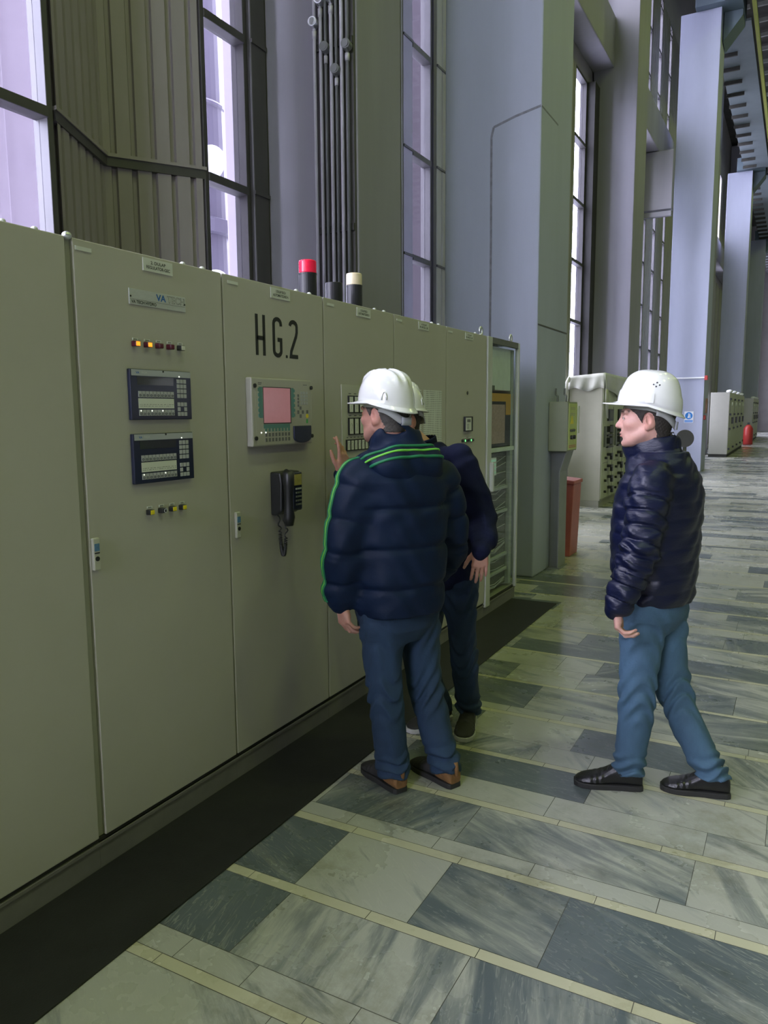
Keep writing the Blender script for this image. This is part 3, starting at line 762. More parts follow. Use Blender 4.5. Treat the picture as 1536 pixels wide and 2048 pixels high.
for q in range(3): b.box(-.04, -.0285, yi+.02, yi+.035, 2.05-q*.06, 2.064-q*.06)
b.box(-.04, -.0285, yi+.01, yi+.16, 1.80, 1.835)
obj('relay_panel_marks', b, M['ink_grey'], k)
inside('upright', yj-.09, yj-.03, .14, 2.14, 'relay_mid', -.026)
inside('amber_unit', yi, yj-.02, 1.60, 1.775, 'yellow_unit', -.027)
k = inside('black_unit', yi, yj-.02, 1.345, 1.60, 'black', -.029)
obj('unit_window', MB().box(-.09, -.0245, yi+.09, yi+.40, 1.37, 1.685), M['pinkwin'], k)
obj('unit_window_frame', MB().box(-.09, -.0255, yi+.06, yi+.42, 1.36, 1.71), M['black'], k)
inside('shelf', yi, yj, 1.30, 1.335, 'relay_white', -.022)
k = inside('terminal_rack', yi, yj-.02, .15, 1.29, 'relay_dark', -.060)
obj('display_board', MB().box(-.16, -.040, yi+.07, yi+.25, 1.11, 1.255), M['relay_white'], k)
b = MB()
for q in range(4): b.box(-.05, -.0385, yi+.085, yi+.235, 1.125+q*.033, 1.140+q*.033)
obj('display_board_rows', b, mat('pale_green_rows', (.42,.72,.60), .4, emit=(.5,.9,.75), es=.25), k)
for zz in (.98, .78, .40, .27): inside('cable_rail', yi, yj-.1, zz, zz+.026, 'relay_mid', -.038)
b = MB(); rr2 = random.Random(5)
for q in range(26):
    zz = rr2.uniform(.18, 1.25); b.tube([(-.055, yi+.02, zz), (-.045, yi+.25, zz-.02), (-.055, yj-.12, zz+rr2.uniform(-.03, .03))], .0032, 6)
o = obj('wiring', b, M['pipe'], k); o['kind'] = 'stuff'
b = MB()
for q in range(4): b.tube([(-.05+.004*q, yi+.16+(.03+.018*q)*math.cos(a), .57+(.03+.018*q)*math.sin(a)) for a in np.linspace(0, 2*PI, 18)[:-1]], .006, 6, closed=True)
obj('cable_coil', b, M['wood'], c)
for yy in (y0-.05, y1-.13):
    k = obj('lifting_eye', MB().tube([(-.03, yy+.028*math.cos(a), CH+.034+.028*math.sin(a)) for a in np.linspace(0, 2*PI, 20)[:-1]], .0085, 8, closed=True), M['steel'], c if yy > y0 else CAB[5], smooth=True)
    obj('eye_base', MB().cyl((-.03, yy, CH), (-.03, yy, CH+.012), .016, n=14), M['steel'], k)
# --- the long rubber mat
b = MB(); b.box(0, .40, -2.5, 6.262, .0004, .0075)
tag(obj('rubber_mat', b, M['rubber'], bevel=.002), 'long black rubber mat on the marble floor along the control cabinets', 'mat')

# --- signal beacons on the cabinet tops
def beacon(y, zlens, ztop, lens, label, name='signal_beacon'):
    t = thing(name, label, 'beacon', (-.14, y, CH))
    obj('base', MB().cyl((-.14, y, CH-.003), (-.14, y, zlens), .046, n=28), M['black'], t, bevel=.003)
    if lens:
        obj('lens', MB().cyl((-.14, y, zlens), (-.14, y, ztop), .045, .045, n=28), M[lens], t, bevel=.008)
        obj('lens_ring', MB().cyl((-.14, y, zlens-.004), (-.14, y, zlens+.004), .0475, n=28), M['black'], t)
beacon(3.372, 2.333, 2.402, 'red_lens', 'red topped black signal beacon standing on the cabinet lettered HG.2')
beacon(3.625, 2.325, 2.33, None, 'short black beacon base without a lens, between the red and ivory beacons', 'beacon_base')
beacon(3.842, 2.338, 2.408, 'ivory_lens', 'ivory topped black signal beacon right of the lensless base')

# --- wall telephone on the HG.2 cabinet
t = thing('telephone', 'black wall telephone with coiled cord below the operator panel', 'telephone', (.0006, 2.96, 1.25)); t_phone = t
b = MB()
prof = [(0, 1.150), (.03, 1.150), (.062, 1.172), (.066, 1.30), (.058, 1.347), (0, 1.352)]
b.prism([(x, 2.905, z) for x, z in prof], (0, .165, 0)); obj('base', b, M['black'], t, bevel=.008)
b = MB(); b.prism([(x+.062, 2.995, z) for x, z in ((-.004, 1.160), (.004, 1.168), (.006, 1.340), (-.002, 1.345))], (0, .072, 0)); kp = obj('key_plate', b, M['navy_panel'], t, bevel=.004)
obj('number_card', MB().box(.067, .0705, 3.002, 3.058, 1.283, 1.334), mat('yellowed_card', (.42,.36,.12), .6, var=.2, vscale=50), kp)
for r_ in range(5):
    for q in range(3): obj('key', MB().box(.066, .0715, 3.013+q*.016, 3.024+q*.016, 1.262-r_*.0185, 1.270-r_*.0185), M['key_grey'] if r_ == 0 else M['post'], kp, bevel=.001)
b = MB()
pts = [(.080, 2.912, 1.352), (.098, 2.912, 1.342), (.100, 2.912, 1.29), (.098, 2.912, 1.24), (.098, 2.912, 1.19), (.100, 2.912, 1.15), (.092, 2.912, 1.122), (.080, 2.912, 1.118)]
b.tube(pts, [.018, .030, .024, .020, .021, .026, .028, .016], 14)
hs = obj('handset', b, M['black'], t, smooth=True)
b = MB(); path = []
for u in np.linspace(0, 1, 40):
    yy = 2.955 - .055*u; zz = 1.115 - math.sin(u*PI)**.85*.165; xx = .085 - .055*u
    path.append(Vector((xx, yy, zz if u > 0 else 1.115)))
path = [Vector((.080, 2.915, 1.120)), Vector((.075, 2.922, 1.09))] + [Vector((.070-.030*u, 2.922-.004*u, 1.075-.125*math.sin(PI*min(1, u*1.0))**.55 + .03*u)) for u in np.linspace(.02, 1, 50)] + [Vector((.03, 2.916, 1.16))]
coil = []; 
for i in range(len(path)-1):
    for q in range(6):
        s_ = q/6; p0 = path[i].lerp(path[i+1], s_); a = (i*6+q)*2*PI/6.3
        coil.append(p0 + Vector((math.cos(a)*.0065, math.sin(a)*.0065, 0)))
b.tube(coil, .0036, 5); obj('coiled_cord', b, M['black'], t, smooth=True)
t_phone.location.y -= .085; t_phone.location.z += .008

# ------------------------------------------------------------------ things farther down the hall
# control box on a post beside the great pillar
t = thing('control_box_stand', 'green grey control box with yellow label face on a post by the great pillar', 'control box', (.0, 7.75, 0))
BY = 7.62; BX = .052
b = MB(); b.box(-.098, .098, BY, BY+.36, 1.225, 1.722)
k = obj('control_box', b, M['box_green'], t, bevel=.006)
obj('label_face', MB().box(.098, .104, BY+.03, BY+.34, 1.24, 1.705), M['box_face'], k)
b = MB()
for zz in (1.66, 1.645, 1.60, 1.585): b.box(.104, .106, BY+.06, BY+.25, zz, zz+.006)
obj('label_print', b, M['gear'], k)
obj('yellow_triangle', MB().prism([(.104, BY+.08, 1.50), (.104, BY+.20, 1.50), (.104, BY+.14, 1.59)], (.002, 0, 0)), M['yellow_lens'], k)
for q in range(3): obj('toggle', MB().cyl((.104, BY+.08+.06*q, 1.44), (.122, BY+.08+.06*q, 1.43), .013, n=10), M['black'], k)
for q in range(2): obj('knob', MB().cyl((.104, BY+.10+.11*q, 1.365), (.125, BY+.10+.11*q, 1.365), .021, n=14), M['black'], k)
obj('red_print', MB().box(.104, .106, BY+.04, BY+.30, 1.262, 1.268).box(.104, .106, BY+.04, BY+.30, 1.278, 1.284), M['red_paint'], k)
obj('side_tray', MB().box(.080, .115, BY+.345, BY+.40, 1.40, 1.68), M['white_plate'], t)
b = MB()
b.prism([(-.095, BY+.10, 1.225), (.065, BY+.10, 1.225), (.015, BY+.10, 1.06), (.0, BY+.10, 1.02), (.0, BY+.10, .012), (-.09, BY+.10, .012), (-.09, BY+.10, 1.02)], (0, .03, 0))
obj('post_web', b, M['post'], t)
b = MB()
b.prism([(.065, BY+.07, 1.225), (.075, BY+.07, 1.225), (.010, BY+.07, 1.01), (.010, BY+.07, .012), (.0, BY+.07, .012), (.0, BY+.07, 1.01)], (0, .28, 0))
obj('post_flange', b, M['post_lt'], t)
obj('foot_plate', MB().box(-.098, .03, BY+.06, BY+.36, 0, .012), M['post'], t)
for xx in (-.06, .03):
    obj('cable', MB().tube([(xx, BY+.18, 1.72), (xx, BY+.18, 1.78), (xx-.02, BY+.18, 1.80), (xx-.02, BY+.18, 1.86)], .011, 8), M['post'], t)
# salmon red cabinet standing behind the post
t = thing('fire_box', 'salmon red standing box with sloped lid behind the post', 'box', (-.2, 8.6, 0))
b = MB(); b.prism([(-.42, 8.42, 0), (-.06, 8.42, 0), (-.03, 8.42, .82), (-.42, 8.42, .86)], (0, .34, 0)); obj('box_body', b, M['red_box'], t, bevel=.008)
b = MB(); b.prism([(-.44, 8.40, .86), (-.02, 8.40, .82), (-.02, 8.40, .86), (-.44, 8.40, .90)], (0, .38, 0)); obj('lid', b, M['red_box'], t, bevel=.006)

# covered switchgear row: three cabinets, the nearest under a plastic sheet
SY, SX = 13.05, -.755
lab3 = ['olive grey switchgear cabinet nearest the pillar, under the plastic sheet, full of meters and handles', 'second switchgear cabinet of the covered row, just past the first meters', 'third switchgear cabinet of the covered row, behind the white helmet']
for i in range(3):
    y0 = SY + .86*i; y1 = y0+.86
    t = thing('switchgear_cabinet', lab3[i], 'switchgear', (SX-.28, y0+.43, 0), 'covered switchgear row')
    obj('cabinet_body', MB().box(SX-.57, SX-.012, y0+.001, y1-.001, .11, 2.2), M['gear'], t, bevel=.004)
    obj('plinth', MB().box(SX-.55, SX-.03, y0+.002, y1-.002, 0, .11), M['cab_frame'], t)
    f = obj('front_panel', MB().box(SX-.012, SX, y0+.012, y1-.012, .14, 2.17), M['gear_front'], t, bevel=.004)
    fx = SX
    obj('display', MB().box(fx, fx+.03, y0+.34, y0+.74, 1.46, 1.66), M['black'], f)
    obj('display_glass', MB().box(fx+.03, fx+.034, y0+.42, y0+.70, 1.50, 1.63), M['ink_grey'], f)
    obj('tall_gauge', MB().box(fx, fx+.03, y0+.12, y0+.22, 1.02, 1.37), M['post'], f)
    for zz in (1.27, 1.07):
        obj('relay_block', MB().box(fx, fx+.06, y0+.34, y0+.52, zz, zz+.10), M['black'], f)
        obj('relay_block', MB().box(fx, fx+.05, y0+.58, y0+.70, zz-.03, zz+.12), M['ink_grey'], f)
        obj('relay_base', MB().box(fx, fx+.04, y0+.30, y0+.74, zz-.07, zz-.045), M['black'], f)
    for q, zz in enumerate((.86, .66, .47, .28)):
        obj('handle', MB().box(fx, fx+.08, y0+.40+.04*q, y0+.54+.04*q, zz, zz+.045), M['black'], f)
        obj('handle_grip', MB().box(fx+.04, fx+.08, y0+.46+.04*q, y0+.54+.04*q, zz-.07, zz), M['black'], f)
        obj('knob', MB().cyl((fx, y0+.26, zz-.03), (fx+.04, y0+.26, zz-.03), .022, n=12), M['black'], f)
    obj('seam', MB().box(fx, fx+.002, y0+.10, y0+.50, .745, .752), M['ink_grey'], f)
    obj('edge_gap', MB().box(fx-.002, fx+.003, y1-.03, y1-.012, .2, 1.7), M['black'], f)
# the plastic cover
t = MB(); o0, oz = .018, 2.205
def sheet(pts): t.add(pts, [tuple(range(len(pts)))])
x0, x1, ya, yb = SX-.58, SX+.02, SY-.018, SY+2.5
n = 14; rs = random.Random(2)
def hang(pa, pb, za, zb, out, seg):
    """a hanging side of the sheet between two top corners, with soft folds"""
    A, B = Vector(pa), Vector(pb); rows = 5; vs = []
    for r_ in range(rows):
        for i in range(seg+1):
            u = i/seg; p = A.lerp(B, u); top = p.z
            low = za + (zb-za)*u + .03*math.sin(u*9)
            z = top + (low-top)*r_/(rows-1)
            off = (.012 + .018*math.sin(u*17+r_*.6))*r_/(rows-1)
            vs.append((p.x+out[0]*off, p.y+out[1]*off, z))
    w_ = seg+1
    t.add(vs, [(r_*w_+i, r_*w_+i+1, (r_+1)*w_+i+1, (r_+1)*w_+i) for r_ in range(rows-1) for i in range(seg)])
hang((x0, ya, 2.215), (x1, ya, 2.262), 1.99, 1.985, (0, -1), 16)
hang((x1, ya, 2.262), (x1, yb, 2.24), 1.985, 1.75, (1, 0), 30)
hang((x0, yb, 2.215), (x0, ya, 2.215), 1.95, 1.7, (-1, 0), 16)
t.add([(x0, ya, 2.215), (x1, ya, 2.262), (x1, yb, 2.24), (x0, yb, 2.215)], [(0,1,2,3)])
# the gathered corner that hangs lower, and the flap on the wall side
t.add([(x1+.02, ya-.005, 2.0), (x1+.035, ya+.14, 1.98), (x1+.03, ya+.20, 1.50), (x1+.025, ya+.09, 1.52), (x1+.018, ya+.02, 1.8)], [(0,1,2,3,4)])
t.add([(x0-.01, ya-.01, 2.215), (x0+.02, ya-.015, 2.21), (x0-.03, ya-.01, 1.75), (x0-.17, ya-.005, 1.74), (x0-.12, ya, 2.0)], [(0,1,2,3,4)])
o = obj('plastic_cover', t, M['film'], smooth=True); tag(o, 'translucent plastic sheet draped over the top of the switchgear row', 'cover')
sm = o.modifiers.new('thick', 'SOLIDIFY'); sm.thickness = .004; sm.offset = 1
# far switchgear blocks
lab = [['pale grey switchgear cabinet with broad blank side beyond the second great pillar', 'pale switchgear cabinet second in the block beyond the second great pillar', 'pale switchgear cabinet third in the block beyond the second great pillar', 'pale switchgear cabinet last in the block beyond the second great pillar'],
       ['pale switchgear cabinet nearest in the farthest block, right edge', 'pale switchgear cabinet second in the farthest block', 'pale switchgear cabinet third in the farthest block']]
def gear_block(y0, n, cw, x1, labels, grp):
    for i in range(n):
        a = y0+cw*i; b_ = a+cw
        t = thing('switchgear_cabinet', labels[i], 'switchgear', (x1-.3, (a+b_)/2, 0), grp)
        obj('cabinet_body', MB().box(x1-.62, x1-.012, a+.001, b_-.001, .10, 2.25), M['gear_far'], t, bevel=.006)
        obj('plinth', MB().box(x1-.62, x1-.02, a+.002, b_-.002, 0, .10), M['cab_dark'], t)
        f = obj('front_panel', MB().box(x1-.012, x1, a+.02, b_-.02, .14, 2.22), M['gear_front'], t, bevel=.004)
        obj('door_gap', MB().box(x1, x1+.004, a+.25, a+.36, .9, 2.0), M['black'], f)
        for zz in (.25, .95, 1.45, 1.98): obj('hinge', MB().box(x1, x1+.06, a+.02, a+.16, zz, zz+.07), M['black'], f)
        obj('instrument', MB().box(x1, x1+.05, a+.9*cw*.6, a+.9*cw*.85, 1.15, 1.38), M['black'], f)
        obj('dial', MB().cyl((x1, a+cw*.5, 1.85), (x1+.03, a+cw*.5, 1.85), .07, n=16), M['sign_white'], f)
        obj('top_lamp', MB().ball((x1-.06, a+.25*cw, 2.29), (.11, .11, .06)), M['sign_white'], t, smooth=True)
gear_block(29.2, 4, 2.0, .02, lab[0], 'switchgear block beyond the second pillar')
gear_block(44.5, 3, 2.0, .05, lab[1], 'farthest switchgear block')
# fire extinguishers by the far pillar
t = thing('fire_extinguisher', 'red fire extinguisher on the floor beyond the pale switchgear block', 'extinguisher', (.09, 40.3, 0))
obj('cylinder', MB().tube([(.09, 40.3, 0), (.09, 40.3, .05), (.09, 40.3, .75), (.09, 40.3, .88), (.09, 40.3, .95)], [.2, .21, .21, .14, .06], 20), M['red_paint'], t, smooth=True)
obj('valve', MB().box(.04, .14, 40.24, 40.36, .95, 1.05), M['black'], t)
# safety sign, barrier rod, red call point on the second great pillar
YB2 = 22.0
sx0, sx1 = -.565, -.335
t = thing('safety_sign', 'small blue and white safety notice on the second great pillar', 'sign', (-.45, YB2, 1.46))
obj('sign_board', MB().box(sx0, sx1, YB2-.012, YB2-.001, 1.305, 1.605), M['sign_white'], t)
cx, cz = (sx0+sx1)/2, 1.49
obj('blue_disc', MB().cyl((cx, YB2-.012, cz), (cx, YB2-.015, cz), .095, n=32), M['sign_blue'], t)
b = MB(); b.ball((cx, YB2-.0155, cz+.045), (.018, .002, .018)); b.prism([(cx-.035, YB2-.0165, cz-.06), (cx+.012, YB2-.0165, cz-.06), (cx+.02, YB2-.0165, cz+.02), (cx-.01, YB2-.0165, cz+.028)], (0, .002, 0)); b.prism([(cx+.025, YB2-.0165, cz-.06), (cx+.045, YB2-.0165, cz-.06), (cx+.035, YB2-.0165, cz+.05), (cx+.025, YB2-.0165, cz+.05)], (0, .002, 0))
obj('pictogram', b, M['sign_white'], t)
obj('caption_band', MB().box(sx0+.012, sx1-.012, YB2-.0145, YB2-.012, 1.315, 1.378), M['sign_text'], t)
t = thing('barrier_rod', 'white horizontal rod with red end on the second great pillar', 'rod', (-.4, YB2, 2.49))
obj('rod', MB().cyl((-.98, YB2-.05, 2.485), (-.09, YB2-.05, 2.485), .022, n=10), M['sign_white'], t)
obj('end_fitting', MB().box(-.10, -.02, YB2-.10, YB2+.03, 2.42, 2.54), M['red_paint'], t, bevel=.01)
tag(obj('call_point', MB().box(-.1005, -.05, YB2+.08, YB2+.30, 1.38, 1.50), M['red_paint'], bevel=.01), 'small red call point box on the hall side of the second great pillar', 'call point')
tag(obj('hose_plate', MB().box(-.1005, -.07, YB2+.45, YB2+.75, 1.55, 1.95), mat('faded_red_plate', (.38,.20,.16), .6)), 'faded reddish plate on the pillar above the red call point', 'plate')
# dark round board on a post behind the walking man
t = thing('round_board', 'dark round board on a thin post, seen beside the walking man\'s neck', 'board', (1.22, 7.46, 0))
obj('disc', MB().cyl((1.217, 7.47, 1.373), (1.222, 7.455, 1.373), .080, n=36), M['disc'], t, bevel=.003)
obj('post', MB().cyl((1.22, 7.475, .012), (1.22, 7.475, 1.34), .017, n=12), M['disc'], t, smooth=True)
obj('foot', MB().cyl((1.22, 7.475, 0), (1.22, 7.475, .015), .14, n=28), M['disc'], t)

# ------------------------------------------------------------------ people: signed-distance modelling, meshed by surface nets
V3 = lambda *a: np.array(a, dtype=np.float64)
def nrm(v): v = np.asarray(v, float); return v/np.linalg.norm(v)
class Prim:
    def __init__(s, fn, c, r): s.fn = fn; s.c = np.asarray(c, float); s.r = r
def spline(pts, vals, m=5):
    """Catmull-Rom resampling of joints and their radii"""
    P = np.array(pts, float); R = np.array(vals, float); n = len(P); o = []; q = []
    for i in range(n-1):
        p0, p1, p2, p3 = P[max(i-1,0)], P[i], P[i+1], P[min(i+2,n-1)]
        r1, r2 = R[i], R[i+1]
        for k in range(m):
            t = k/m
            o.append(.5*((2*p1)+(p2-p0)*t+(2*p0-5*p1+4*p2-p3)*t*t+(3*p1-p0-3*p2+p3)*t**3)); q.append(r1+(r2-r1)*(t*t*(3-2*t)))
    o.append(P[-1]); q.append(R[-1]); return np.array(o), np.array(q)
def chain(pts, rad, m=5, disp=None, sm=True):
    P, R = spline(pts, rad, m) if sm else (np.array(pts, float), np.array(rad, float))
    L = np.concatenate([[0], np.cumsum(np.linalg.norm(np.diff(P, axis=0), axis=1))])
    def fn(X):
        best = np.full(len(X), 1e9); sb = np.zeros(len(X)) if disp else None
        for i in range(len(P)-1):
            a = P[i]; d = P[i+1]-a; l2 = d@d; t = np.clip(((X-a)@d)/max(l2, 1e-9), 0, 1)
            e = np.linalg.norm(X-a-t[:,None]*d, axis=1)-(R[i]+(R[i+1]-R[i])*t)
            if disp is not None:
                k = e < best; sb[k] = L[i]+t[k]*(L[i+1]-L[i])
            best = np.minimum(best, e)
        if disp is not None: best = best - disp(sb, X, L[-1])
        return best
    c = (P.min(0)+P.max(0))/2; return Prim(fn, c, np.linalg.norm(P-c, axis=1).max()+R.max()+.02)
def cap(a, b, ra, rb=None): return chain([a, b], [ra, ra if rb is None else rb], sm=False)
def ell(c, r, B=np.eye(3)):
    """ellipsoid: B rows are its axes"""
    c = np.asarray(c, float); r = np.asarray(r, float); B = np.asarray(B, float)
    def fn(X):
        q = (X-c)@B.T; k0 = np.linalg.norm(q/r, axis=1); k1 = np.linalg.norm(q/(r*r), axis=1)
        return k0*(k0-1)/np.maximum(k1, 1e-6)
    return Prim(fn, c, r.max())
def loft(o, U, R, tab, exp=2.2, disp=None):
    """body loft: along U from o, cross-sections (t, offset right, offset front, half width, half depth)"""
    o = np.asarray(o, float); U = nrm(U); R = np.asarray(R, float); R = nrm(R-U*(R@U)); F = np.cross(U, R)
    T = np.array(tab, float)
    def fn(X):
        q = X-o; t = q@U; x = q@R; y = q@F
        tt = np.clip(t, T[0,0], T[-1,0])
        cx, cy, a, b = (np.interp(tt, T[:,0], T[:,i]) for i in (1,2,3,4))
        x = np.abs(x-cx)/a; y = np.abs(y-cy)/b
        k = (x**exp+y**exp)**(1/exp)
        d = (k-1)*np.minimum(a, b)
        if disp is not None: d = d - disp(t, X)
        e = np.maximum(T[0,0]-t, t-T[-1,0])
        return np.where(e > 0, np.sqrt(np.maximum(d,0)**2+e*e)-0 + np.minimum(d,0)*0, np.maximum(d, e))
    h = (T[-1,0]-T[0,0])/2; return Prim(fn, o+U*(T[0,0]+h), math.hypot(h, T[:,3:5].max()+np.abs(T[:,1:3]).max())+.03)
class Field:
    def __init__(s): s.items = []; s.post = None
    def u(s, p, k=.0):  s.items.append(('u', p, k)); return s
    def sub(s, p, k=.0): s.items.append(('s', p, k)); return s
    def inter(s, fn): s.items.append(('i', fn, 0)); return s
    def __call__(s, X, c=None, r=None):
        d = np.full(len(X), .5)
        for op, p, k in s.items:
            if op == 'i': d = np.maximum(d, p(X)); continue
            if c is not None and np.linalg.norm(p.c-c)-p.r-r > .06+k: continue
            e = p.fn(X)
            if op == 'u':
                if k > 0:
                    h = np.maximum(k-np.abs(d-e), 0)/k; d = np.minimum(d, e)-h*h*k*.25
                else: d = np.minimum(d, e)
            else:
                e = -e
                if k > 0:
                    h = np.maximum(k-np.abs(d-e), 0)/k; d = np.maximum(d, e)+h*h*k*.25
                else: d = np.maximum(d, e)
        if s.post: d = s.post(X, d)
        return d
    def bounds(s):
        lo = np.min([p.c-p.r for op, p, k in s.items if op == 'u'], axis=0); hi = np.max([p.c+p.r for op, p, k in s.items if op == 'u'], axis=0)
        return lo-.01, hi+.01
def net(F, h):
    """sparse surface nets"""
    lo, hi = F.bounds(); NB = 8; H = NB*h
    nb = np.ceil((hi-lo)/H).astype(int)+1
    SBn = 3
    verts = {}; allid = []; allv = []; edges = []
    G = np.array(nb)*NB + 2
    def gid(i): return (i[:,0]*G[1]+i[:,1])*G[2]+i[:,2]
    loc = np.stack(np.meshgrid(*[np.arange(NB+1)]*3, indexing='ij'), -1).reshape(-1, 3)
    quads = []
    for bx in range(0, nb[0], SBn):
        for by in range(0, nb[1], SBn):
            for bz in range(0, nb[2], SBn):
                bl = np.stack(np.meshgrid(np.arange(bx, min(bx+SBn, nb[0])), np.arange(by, min(by+SBn, nb[1])), np.arange(bz, min(bz+SBn, nb[2])), indexing='ij'), -1).reshape(-1, 3)
                cc = lo+(bl+.5)*H
                sc = cc.mean(0); sr = H*SBn*.9
                d = F(cc, sc, sr)
                bl = bl[np.abs(d) < H*1.15+.012]
                if not len(bl): continue
                gi = (bl[:,None,:]*NB+loc[None]).reshape(-1, 3)
                D = F(lo+gi*h, sc, sr).reshape(-1, NB+1, NB+1, NB+1)
                sg = D < 0
                c8 = np.stack([sg[:,i:NB+i,j:NB+j,k:NB+k] for i in (0,1) for j in (0,1) for k in (0,1)], -1)
                s = c8.sum(-1); act = (s > 0) & (s < 8)
                bi, ci, cj, ck = np.nonzero(act)
                if not len(bi): continue
                v8 = np.stack([D[bi, ci+i, cj+j, ck+k] for i in (0,1) for j in (0,1) for k in (0,1)], -1)
                acc = np.zeros((len(bi), 3)); cnt = np.zeros(len(bi))
                off = [(i,j,k) for i in (0,1) for j in (0,1) for k in (0,1)]
                for a in range(8):
                    for b in range(a+1, 8):
                        df = np.abs(np.array(off[a])-np.array(off[b]))
                        if df.sum() != 1: continue
                        m = (v8[:,a] < 0) != (v8[:,b] < 0)
                        t = v8[:,a]/(v8[:,a]-v8[:,b]+1e-12)
                        p = np.array(off[a])+t[:,None]*(np.array(off[b])-np.array(off[a]))
                        acc[m] += p[m]; cnt[m] += 1
                cell = bl[bi]*NB+np.stack([ci,cj,ck], -1)
                allid.append(gid(cell)); allv.append(lo+(cell+acc/np.maximum(cnt,1)[:,None])*h)
                for ax in range(3):
                    e = np.zeros(3, int); e[ax] = 1
                    A = sg[:, :NB, :NB, :NB]; B = sg[:, e[0]:NB+e[0], e[1]:NB+e[1], e[2]:NB+e[2]]
                    q = np.nonzero(A != B)
                    if not len(q[0]): continue
                    g = bl[q[0]]*NB+np.stack(q[1:], -1)
                    u = np.zeros(3, int); v = np.zeros(3, int); u[(ax+1) % 3] = 1; v[(ax+2) % 3] = 1
                    cs = np.stack([gid(g-u-v), gid(g-v), gid(g), gid(g-u)], -1)
                    fl = A[q]
                    cs[~fl] = cs[~fl][:, ::-1]
                    quads.append(cs)
    ids = np.concatenate(allid); vs = np.concatenate(allv); Q = np.concatenate(quads)
    o = np.argsort(ids); ids = ids[o]; vs = vs[o]
    k = np.searchsorted(ids, Q); k = np.minimum(k, len(ids)-1)
    ok = (ids[k] == Q).all(1)
    return vs, k[ok]
def sdf_obj(name, F, h, m, parent=None, color=None, smooth=1):
    vs, q = net(F, h)
    if smooth:                                              # one light relaxation pass
        acc = np.zeros_like(vs); cnt = np.zeros(len(vs))
        for a in range(4):
            i, j = q[:,a], q[:,(a+1) % 4]
            np.add.at(acc, i, vs[j]); np.add.at(cnt, i, 1); np.add.at(acc, j, vs[i]); np.add.at(cnt, j, 1)
        g = cnt > 0; vs[g] = vs[g]*.5+acc[g]/cnt[g][:,None]*.5
    me = bpy.data.meshes.new(name)
    me.vertices.add(len(vs)); me.vertices.foreach_set('co', vs.ravel())
    me.loops.add(len(q)*4); me.loops.foreach_set('vertex_index', q.ravel().astype(np.int32))
    me.polygons.add(len(q)); me.polygons.foreach_set('loop_start', np.arange(0, len(q)*4, 4, dtype=np.int32))
    try: me.polygons.foreach_set('loop_total', np.full(len(q), 4, dtype=np.int32))
    except Exception: pass
    me.polygons.foreach_set('use_smooth', np.ones(len(q), dtype=bool))
    me.update(calc_edges=True); me.validate()
    me.materials.append(m)
    if color is not None:
        ca = me.color_attributes.new('tint', 'FLOAT_COLOR', 'POINT'); c = color(vs)
        ca.data.foreach_set('color', np.concatenate([c, np.ones((len(c), 1))], 1).astype(np.float32).ravel())
    o = bpy.data.objects.new(name, me); link(o, parent); return o

# ---- materials worn
def attr_mat(name, rough, sss=0):
    m, nt, b = nodes(name)
    at = nt.nodes.new('ShaderNodeAttribute'); at.attribute_name = 'tint'
    n = noise(nt, 90, 4, .6, objvec(nt)); mx = nt.nodes.new('ShaderNodeMix'); mx.data_type = 'RGBA'; mx.blend_type = 'MULTIPLY'; mx.inputs[0].default_value = .5
    nt.links.new(at.outputs['Color'], mx.inputs[6]); nt.links.new(ramp(nt, n, [(.3, (.86,.82,.80)), (.7, (1,1,1))]), mx.inputs[7])
    nt.links.new(mx.outputs[2], b.inputs['Base Color']); b.inputs['Roughness'].default_value = rough
    b.inputs['Subsurface Weight'].default_value = sss; b.inputs['Subsurface Radius'].default_value = (.012, .004, .002); b.inputs['Subsurface Scale'].default_value = .6
    return m
M['skin'] = attr_mat('skin', .5, .12)
M['jacket_blue'] = mat('navy_padded_fabric', (.0032,.0115,.037), .6, var=.2, vscale=5, bump=.4, bscale=40, spec=.22)
M['jacket_navy'] = mat('dark_navy_shell_fabric', (.0042,.0068,.029), .38, var=.2, vscale=5, bump=.35, bscale=60, bstretch=(1,1,2.5), spec=.38)
M['sweater'] = mat('dark_navy_sweater', (.006,.009,.034), .85, var=.25, vscale=10, bump=.3, bscale=240, spec=.2)
M['jeans_dark'] = mat('dark_blue_denim', (.014,.037,.080), .85, var=.32, vscale=7, stretch=(1,1,.45), bump=.3, bscale=120)
M['jeans_navy'] = mat('deep_blue_denim', (.010,.028,.070), .8, var=.3, vscale=7, stretch=(1,1,.45), bump=.3, bscale=120)
M['jeans_blue'] = mat('mid_blue_denim', (.055,.115,.185), .85, var=.32, vscale=6, stretch=(1,1,.4), bump=.3, bscale=120)
M['hair_dark'] = mat('short_dark_hair', (.030,.024,.020), .7, var=.4, vscale=90, bump=.6, bscale=500)
M['hair_grey'] = mat('cropped_greying_hair', (.075,.068,.062), .75, var=.4, vscale=120, bump=.6, bscale=600)
M['helmet'] = mat('white_helmet_shell', (.74,.75,.74), .16, var=.015, coat=.4)
M['harness'] = mat('helmet_harness', (.42,.43,.42), .4, var=.06)
M['harness_dark'] = mat('helmet_liner', (.05,.05,.07), .7)
M['leather'] = mat('black_leather', (.012,.012,.014), .3, var=.3, vscale=20, bump=.2, bscale=120)
M['shoe_dark'] = mat('dark_suede', (.022,.021,.022), .75, var=.3, vscale=30)
M['shoe_brown'] = mat('brown_suede', (.20,.10,.035), .75, var=.3, vscale=40)
M['sole_dark'] = mat('dark_sole', (.02,.02,.02), .7)
M['sole_white'] = mat('pale_sole', (.42,.42,.40), .6, var=.1)
M['stripe_lime'] = mat('lime_piping', (.16,.55,.06), .5, var=.08)
M['stripe_green'] = mat('green_trim', (.01,.17,.07), .6, var=.12)
